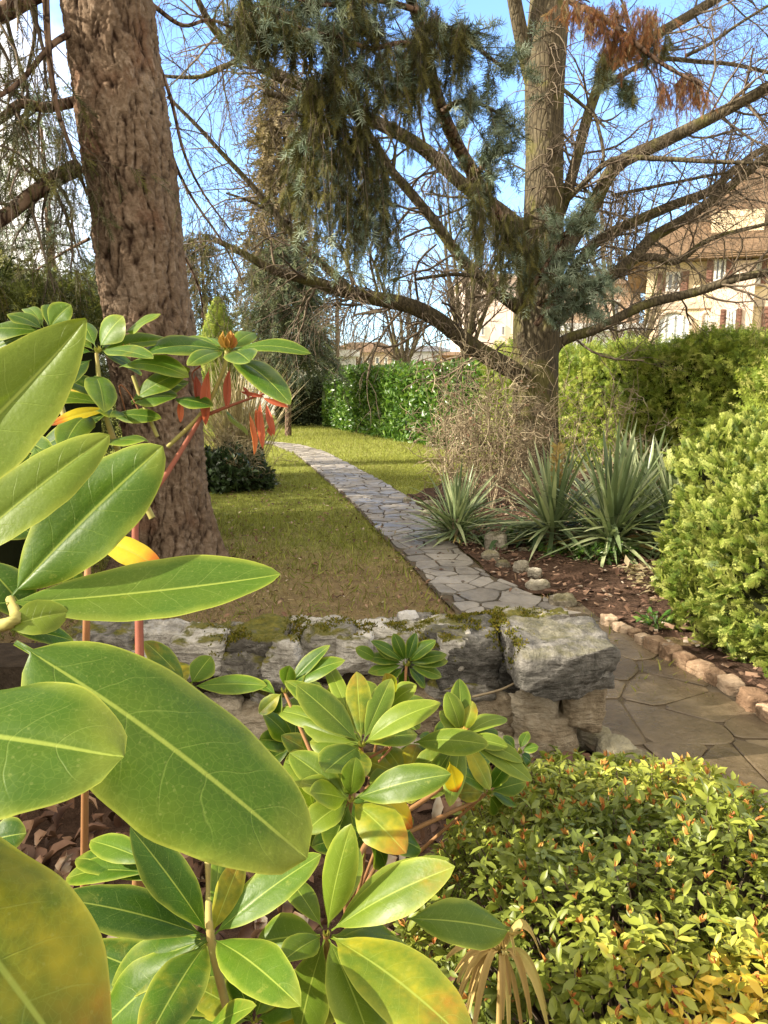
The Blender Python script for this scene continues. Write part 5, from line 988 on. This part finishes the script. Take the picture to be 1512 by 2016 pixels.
for b, t, w, rn in [((412, 722), (405, 838), 26, .35), ((453, 722), (447, 806), 20, .15), ((357, 782), (355, 832), 16, .6), ((491, 812), (500, 896), 17, .75), ((512, 788), (517, 884), 18, .55), ((524, 792), (540, 858), 17, .3), ((515, 782), (568, 802), 14, .5), ((510, 776), (521, 742), 16, .95), ((385, 735), (388, 800), 22, .0), ((478, 760), (488, 785), 12, .1), ((504, 800), (508, 850), 12, .7), ((470, 770), (520, 782), 10, .2), ((535, 860), (530, 840), 12, .3)]:
    m = MB(); pleaf(m, b, t, w * .8, DU, DU, .1, .9, R.normal(size=3) * .3, rnd=rn, n=14, m=9, fold=.4, curl=-.1, arch=.05, twist=.5, vmin=1.0); m.build('dead_leaf', M['redleaf'], big)
stemm(big, [(275, 1300, .95), (272, 1130, .97), (270, 1020, .98), (330, 930, 1.0), (395, 822, DU), (400, 790, DU)], [17, 14, 13, 11, 9, 6], 'rstem'); stemm(big, [(395, 822, DU), (450, 800, DU), (520, 775, DU)], [8, 6, 4], 'rstem'); stemm(big, [(330, 880, DU), (400, 810, DU), (440, 730, DU), (447, 690, DU)], [8, 9, 9, 9], 'stem', rnd=.95); stemm(big, [(310, 860, DU), (280, 790, DU), (262, 740, DU)], [8, 8, 8], 'stem', rnd=.95); stemm(big, [(300, 1020, DU), (230, 880, DU), (200, 780, DU), (190, 695, DU)], [13, 12, 12, 7], 'stem', rnd=.95); stemm(big, [(150, 900, DU + .05), (110, 760, DU + .1), (92, 660, DU + .1)], [12, 11, 7], 'stem', rnd=.9); stemm(big, [(165, 1800, 1.05), (168, 1500, .92), (170, 1250, .8), (172, 1130, .82), (178, 1060, .85)], [18, 15, 13, 12, 10], 'stem', rnd=.3)
stemm(big, [(275, 1300, .95), (278, 1500, 1.0), (270, 1800, 1.15)], [17, 20, 26], 'stem', rnd=.5); stemm(big, [(-80, 1240, .44), (-20, 1235, .42), (30, 1220, .41), (20, 1180, .43)], [26, 26, 24, 18], 'stem', rnd=1); stemm(big, [(-420, 1420, .27), (-500, 1600, .3)], [40, 50], 'stem', rnd=1); stemm(big, [(280, 820, DU), (255, 775, DU), (235, 760, DU), (250, 820, DU + .02)], [3, 3, 3, 2], 'stem', rnd=.0); stemm(big, [(400, 790, DU), (378, 740, DU), (395, 720, DU)], [4, 3, 3], 'rstem')

rB = at(520, 1850, .8); low = empty('rhododendron', (rB[0], rB[1], 0), 'low rhododendron with two broad leaf rosettes at the bottom edge of the picture', 'shrub', 'rhododendrons before the wall'); DB = .80
whorl(low, (415, 1845), DB, [(256, 1628, 98, -.02), (178, 1655, 64, .06, 0, (300, 1700)), (104, 1768, 100, -.05), (284, 2060, 112, -.14), (592, 1982, 104, -.15), (632, 1682, 92, .02), (478, 1682, 58, .02), (130, 1730, 70, .08, 0, (300, 1720)), (150, 1690, 70, .1, 0, (310, 1740)), (220, 1940, 110, .06), (505, 1980, 60, -.1, .25, (395, 2060)), (180, 2050, 130, .02), (340, 1590, 60, .1, 0, (215, 1560)), (270, 1860, 90, .1), (440, 1620, 34, .1)], up=.6, cam_=.75, r0=10, arch=.06)
whorl(low, (642, 1838), DB, [(692, 1622, 74, -.02), (896, 1706, 92, -.03), (884, 1690, 90, .06), (504, 1856, 84, .02), (556, 1892, 64, -.05), (745, 2100, 108, -.12), (1000, 1832, 84, -.02, 0, (800, 1808)), (930, 2060, 160, -.15), (800, 1870, 70, .05), (700, 1660, 70, .08), (560, 1720, 60, .1), (590, 2040, 90, .06), (840, 1940, 110, .05)], 'rleaf_light', None, up=.6, cam_=.75, r0=12, arch=.06)
whorl(low, (500, 2010), DB + .08, [(380, 1940, 80), (620, 2050, 80), (460, 1900, 60), (540, 1910, 70), (610, 1950, 80), (330, 1990, 80), (700, 1960, 90), (150, 1860, 120, .05), (230, 1790, 100, .1), (330, 1900, 90, .1)], 'rleaf', up=.6, jit=.3)
stemm(low, [(405, 1640, DB + .1), (412, 1740, DB + .05), (415, 1845, DB), (450, 2000, DB + .08), (500, 2200, DB + .2)], [12, 13, 16, 17, 20], rnd=.9); stemm(low, [(642, 1838, DB), (640, 1950, DB + .08), (580, 2150, DB + .2)], [12, 15, 20], rnd=.6)

rC = at(740, 1560, 1.2); midr = empty('rhododendron', (rC[0], rC[1] + .05, 0), 'yellow-green rhododendron with several small rosettes in front of the wall face', 'shrub', 'rhododendrons before the wall'); DC = 1.12
whorl(midr, (712, 1466), DC, [(584, 1348, 62), (702, 1322, 54, .05), (770, 1336, 46, .06), (868, 1384, 62), (638, 1520, 84, -.1), (598, 1420, 56, .04), (822, 1446, 44, .03), (560, 1340, 50, .1), (780, 1440, 40), (640, 1300, 36, .12), (610, 1460, 56, .02), (690, 1540, 60, -.1), (830, 1400, 40, .06), (545, 1400, 44, .12)], 'rleaf_light', up=.65, cam_=.65)
whorl(midr, (910, 1450), DC + .08, [(904, 1336, 42, .03), (880, 1362, 38), (930, 1380, 42), (998, 1414, 40, .02), (962, 1466, 52, -.12, 0, (815, 1462)), (866, 1400, 34), (885, 1588, 44, -.08), (965, 1555, 40, -.05), (1048, 1538, 40, -.02), (1000, 1470, 30), (980, 1440, 40, .06), (840, 1560, 44, -.05), (1030, 1500, 34)], 'rleaf_light', (912, 1448, DC + .07, 26), up=.6, cam_=.65)
whorl(midr, (690, 1575), DC - .08, [(888, 1524, 70, -.05), (700, 1490, 50), (570, 1482, 60, .04), (600, 1640, 70, -.05), (800, 1680, 80, -.06), (770, 1640, 60), (620, 1590, 50), (590, 1540, 56), (650, 1680, 70), (812, 1630, 50, .02, 1.0, (735, 1560)), (560, 1500, 70, .05), (900, 1560, 40, .02, .7, (885, 1500)), (610, 1560, 66, -.05)], 'rleaf_light', up=.55, cam_=.7)
whorl(midr, (800, 1308), DC + .5, [(800 + 82 * math.cos(a), 1312 + 58 * math.sin(a) - 10, 26) for a in np.arange(0, 6.28, .55)] + [(770, 1272, 24), (730, 1262, 24), (830, 1280, 22), (800, 1270, 22), (700, 1275, 24, 0, 0, (745, 1300))], 'rleaf', up=.7, cam_=.6)
whorl(midr, (1020, 1480), DC + .3, [(1040, 1440, 22), (1060, 1470, 22), (1000, 1500, 30), (1045, 1500, 30), (990, 1450, 24), (1030, 1525, 30)], 'rleaf', up=.7)
whorl(midr, (560, 1360), DC + .1, [(510, 1405, 30), (500, 1350, 30, .1, 0, (545, 1370)), (570, 1310, 34), (535, 1400, 44), (600, 1330, 34), (625, 1300, 34), (680, 1300, 34), (650, 1270, 30)], 'rleaf', up=.7)
for cx_, cy_, dd_, rr_, nn_, mt in [(640, 1500, .12, 100, 9, 'rleaf_light'), (800, 1530, .14, 95, 9, 'rleaf_light'), (760, 1400, .16, 90, 8, 'rleaf_light'), (870, 1500, .2, 85, 8, 'rleaf'), (580, 1470, .18, 90, 8, 'rleaf'), (720, 1640, .05, 110, 9, 'rleaf'), (650, 1400, .2, 80, 8, 'rleaf_light'), (960, 1560, .18, 75, 8, 'rleaf'), (620, 1600, .1, 110, 9, 'rleaf_light')]:
    a0 = R.uniform(0, 1)
    whorl(midr, (cx_, cy_), DC + dd_, [(cx_ + rr_ * R.uniform(.75, 1.15) * math.cos(a), cy_ - rr_ * .12 + rr_ * .8 * R.uniform(.7, 1.1) * math.sin(a), rr_ * .52, R.uniform(-.05, .05)) for a in a0 + np.arange(nn_) * 6.283 / nn_], mt, up=.65)
    stemm(midr, [(cx_, cy_, DC + dd_), (cx_ * .6 + 280, cy_ + 90, DC + dd_ + .02), (690, 1800, DC + .15)], [5, 7, 9], rnd=.4)
stemm(midr, [(710, 1470, DC), (718, 1520, DC + .02), (690, 1575, DC - .06), (680, 1700, DC), (690, 1900, DC + .2)], [8, 9, 12, 14, 18], rnd=.4); stemm(midr, [(910, 1452, DC + .08), (880, 1540, DC + .1), (740, 1640, DC + .05), (690, 1720, DC)], [9, 9, 11, 12], rnd=.4); stemm(midr, [(712, 1500, DC + .02), (770, 1470, DC + .02), (745, 1500, DC)], [6, 5, 4], rnd=.2); stemm(midr, [(800, 1310, DC + .5), (790, 1400, DC + .45), (720, 1560, DC + .1)], [6, 8, 10], rnd=.4); stemm(midr, [(1020, 1480, DC + .3), (960, 1560, DC + .2), (800, 1640, DC + .1)], [5, 7, 9], rnd=.4); stemm(midr, [(560, 1362, DC + .1), (620, 1500, DC + .05), (680, 1640, DC)], [6, 8, 10], rnd=.4)
p0 = gnd(372, 1420); sm = empty('rhododendron', (at(372, 1500, 1.35) * [1, 1, 0]), 'small rhododendron sprig with few leaves against the mossy wall', 'shrub', 'rhododendrons before the wall')
whorl(sm, (372, 1352), 1.3, [(284, 1262, 44), (416, 1292, 52), (526, 1350, 42, -.05), (330, 1330, 30), (340, 1300, 40, .1), (300, 1400, 40)], up=.7, cam_=.6); stemm(sm, [(372, 1352, 1.3), (368, 1450, 1.33), (372, 1620, 1.45)], [8, 10, 12])

# ------------------------------------------------------------------ azalea
az = empty('azalea', (.45, 1.15, 0), 'low azalea bush with many small olive leaves and orange bud tips beside the walkway', 'shrub'); lf = MB(); bd = MB(); stt = MB()
def azh(x, y):
    e = ((x - .47) / .47) ** 2 + ((y - 1.12) / .62) ** 2; return .44 * np.sqrt(np.clip(1 - e ** 1.6, 0, 1)) - .12 * np.clip(y - 1.0, 0, 1) - .10 * np.clip(x - .55, 0, 1)
n = 4600; x = U(-.0, .95, n); y = U(.5, 1.75, n); hgt = azh(x, y); k = hgt > .03; x, y, hgt = x[k], y[k], hgt[k]; n = len(x)
gx = (azh(x + .01, y) - azh(x - .01, y)) / .02; gy = (azh(x, y + .01) - azh(x, y - .01)) / .02; no = nrm(np.c_[-gx, -gy, np.ones(n)].clip(-2.5, 2.5))
bmp = np.array([noise.fractal(Vector((a * 6, b * 6, 1)), 1, 2, 3) for a, b in zip(x, y)]); tip = np.c_[x, y, hgt] + no * (bmp * .05 - U(0, 1, n) ** 2 * .09 + .0)[:, None]; ax = nrm(no * .7 + [0, 0, .6] + R.normal(size=(n, 3)) * .35)
pat = np.clip(.42 + .55 * np.array([noise.fractal(Vector((a * 3.2, b * 3.2, 7)), 1, 2, 2) for a, b in zip(x, y)]) + .28 * (x - .42), .05, .93)
AZ = T_leaf(.42, .18, .16)
for j in range(9):
    a = j * 2.4 + U(0, 6.28, n); e = np.radians(85 - j * 6 + R.normal(size=n) * 12) if j < 7 else np.radians(40 + R.normal(size=n) * 10); u_ = nrm(np.cross(ax, R.normal(size=(n, 3)))); v_ = np.cross(ax, u_)
    d = ax * np.cos(e)[:, None] + (u_ * np.cos(a)[:, None] + v_ * np.sin(a)[:, None]) * np.sin(e)[:, None]; sz = U(.012, .030, n) * (1 if j < 7 else .6)
    scatter(lf, AZ, tip - ax * (.012 * (j % 4))[..., None] if False else tip - ax * (.009 * (j % 5)), d, ax + R.normal(size=(n, 3)) * .3, sz, np.clip(pat + R.normal(size=n) * .14, 0, .99))
ix = R.permutation(n)[:int(n * .27)]
for j in range(4): d = ax[ix] + R.normal(size=(len(ix), 3)) * .32; scatter(bd, T_leaf(.35, .3, .1), tip[ix], d, R.normal(size=d.shape), U(.008, .018, len(ix)))
base = np.c_[.45 + (x - .45) * .45, 1.15 + (y - 1.15) * .45, np.zeros(n)]; mid = base * .45 + tip * .55 + R.normal(size=(n, 3)) * .02; sel = R.permutation(n)[:900]; vtubes(stt, np.stack([base[sel], mid[sel], tip[sel]], 1), np.tile([.003, .0022, .0012], (len(sel), 1)), 3)
lf.build('leaves', M['azalea'], az); bd.build('buds', M['azbud'], az); stt.build('stems', M['twig'], az)
# wilted plant at the bottom edge
wi = empty('wilted_plant', at(985, 1960, 1.0) * [1, 1, 0], 'wilted straw-yellow plant with limp strap leaves at the bottom of the azalea', 'plant'); m = MB(); o = at(986, 1880, .92)
for tx, ty, sag in 2 * [(890, 1860, .02), (1040, 1850, .01), (920, 1960, .03), (1000, 2040, .03), (1060, 2010, .04), (880, 1900, .02), (1030, 1915, .03), (930, 2040, .05), (1070, 1960, .04), (965, 2060, .05), (900, 1990, .03), (1015, 1990, .02)]:
    T = at(tx + R.normal() * 25, ty + R.normal() * 40, .92 + R.uniform(-.06, .05)); s = np.linspace(0, 1, 12)[:, None]; P = o + (T - o) * s + np.array([0, 0, sag]) * 4 * s * (1 - s) + R.normal(size=3) * .004 * s; sd_ = nrm(np.cross(T - o, R.normal(size=3) * .4 + (CAM - o))) * R.uniform(.002, .0045) * (.4 + .8 * np.sin(s * 3.0)) ; nz = nrm(CAM - o) * .005
    V = np.stack([P - sd_, P - nz, P + sd_], 1).reshape(-1, 3); i = np.arange(11)[:, None] * 3; j = np.arange(2)[None]; q = np.stack([i + j, i + j + 1, i + j + 4, i + j + 3], -1).reshape(-1, 4); m.add(V, [q], R.random())
m.build('leaves', M['straw'], wi); m = MB(); tube(m, [o, o * [1, 1, .6] , o * [1, 1, 0]], [.003, .004, .005], 6); m.build('stem', M['straw'], wi)
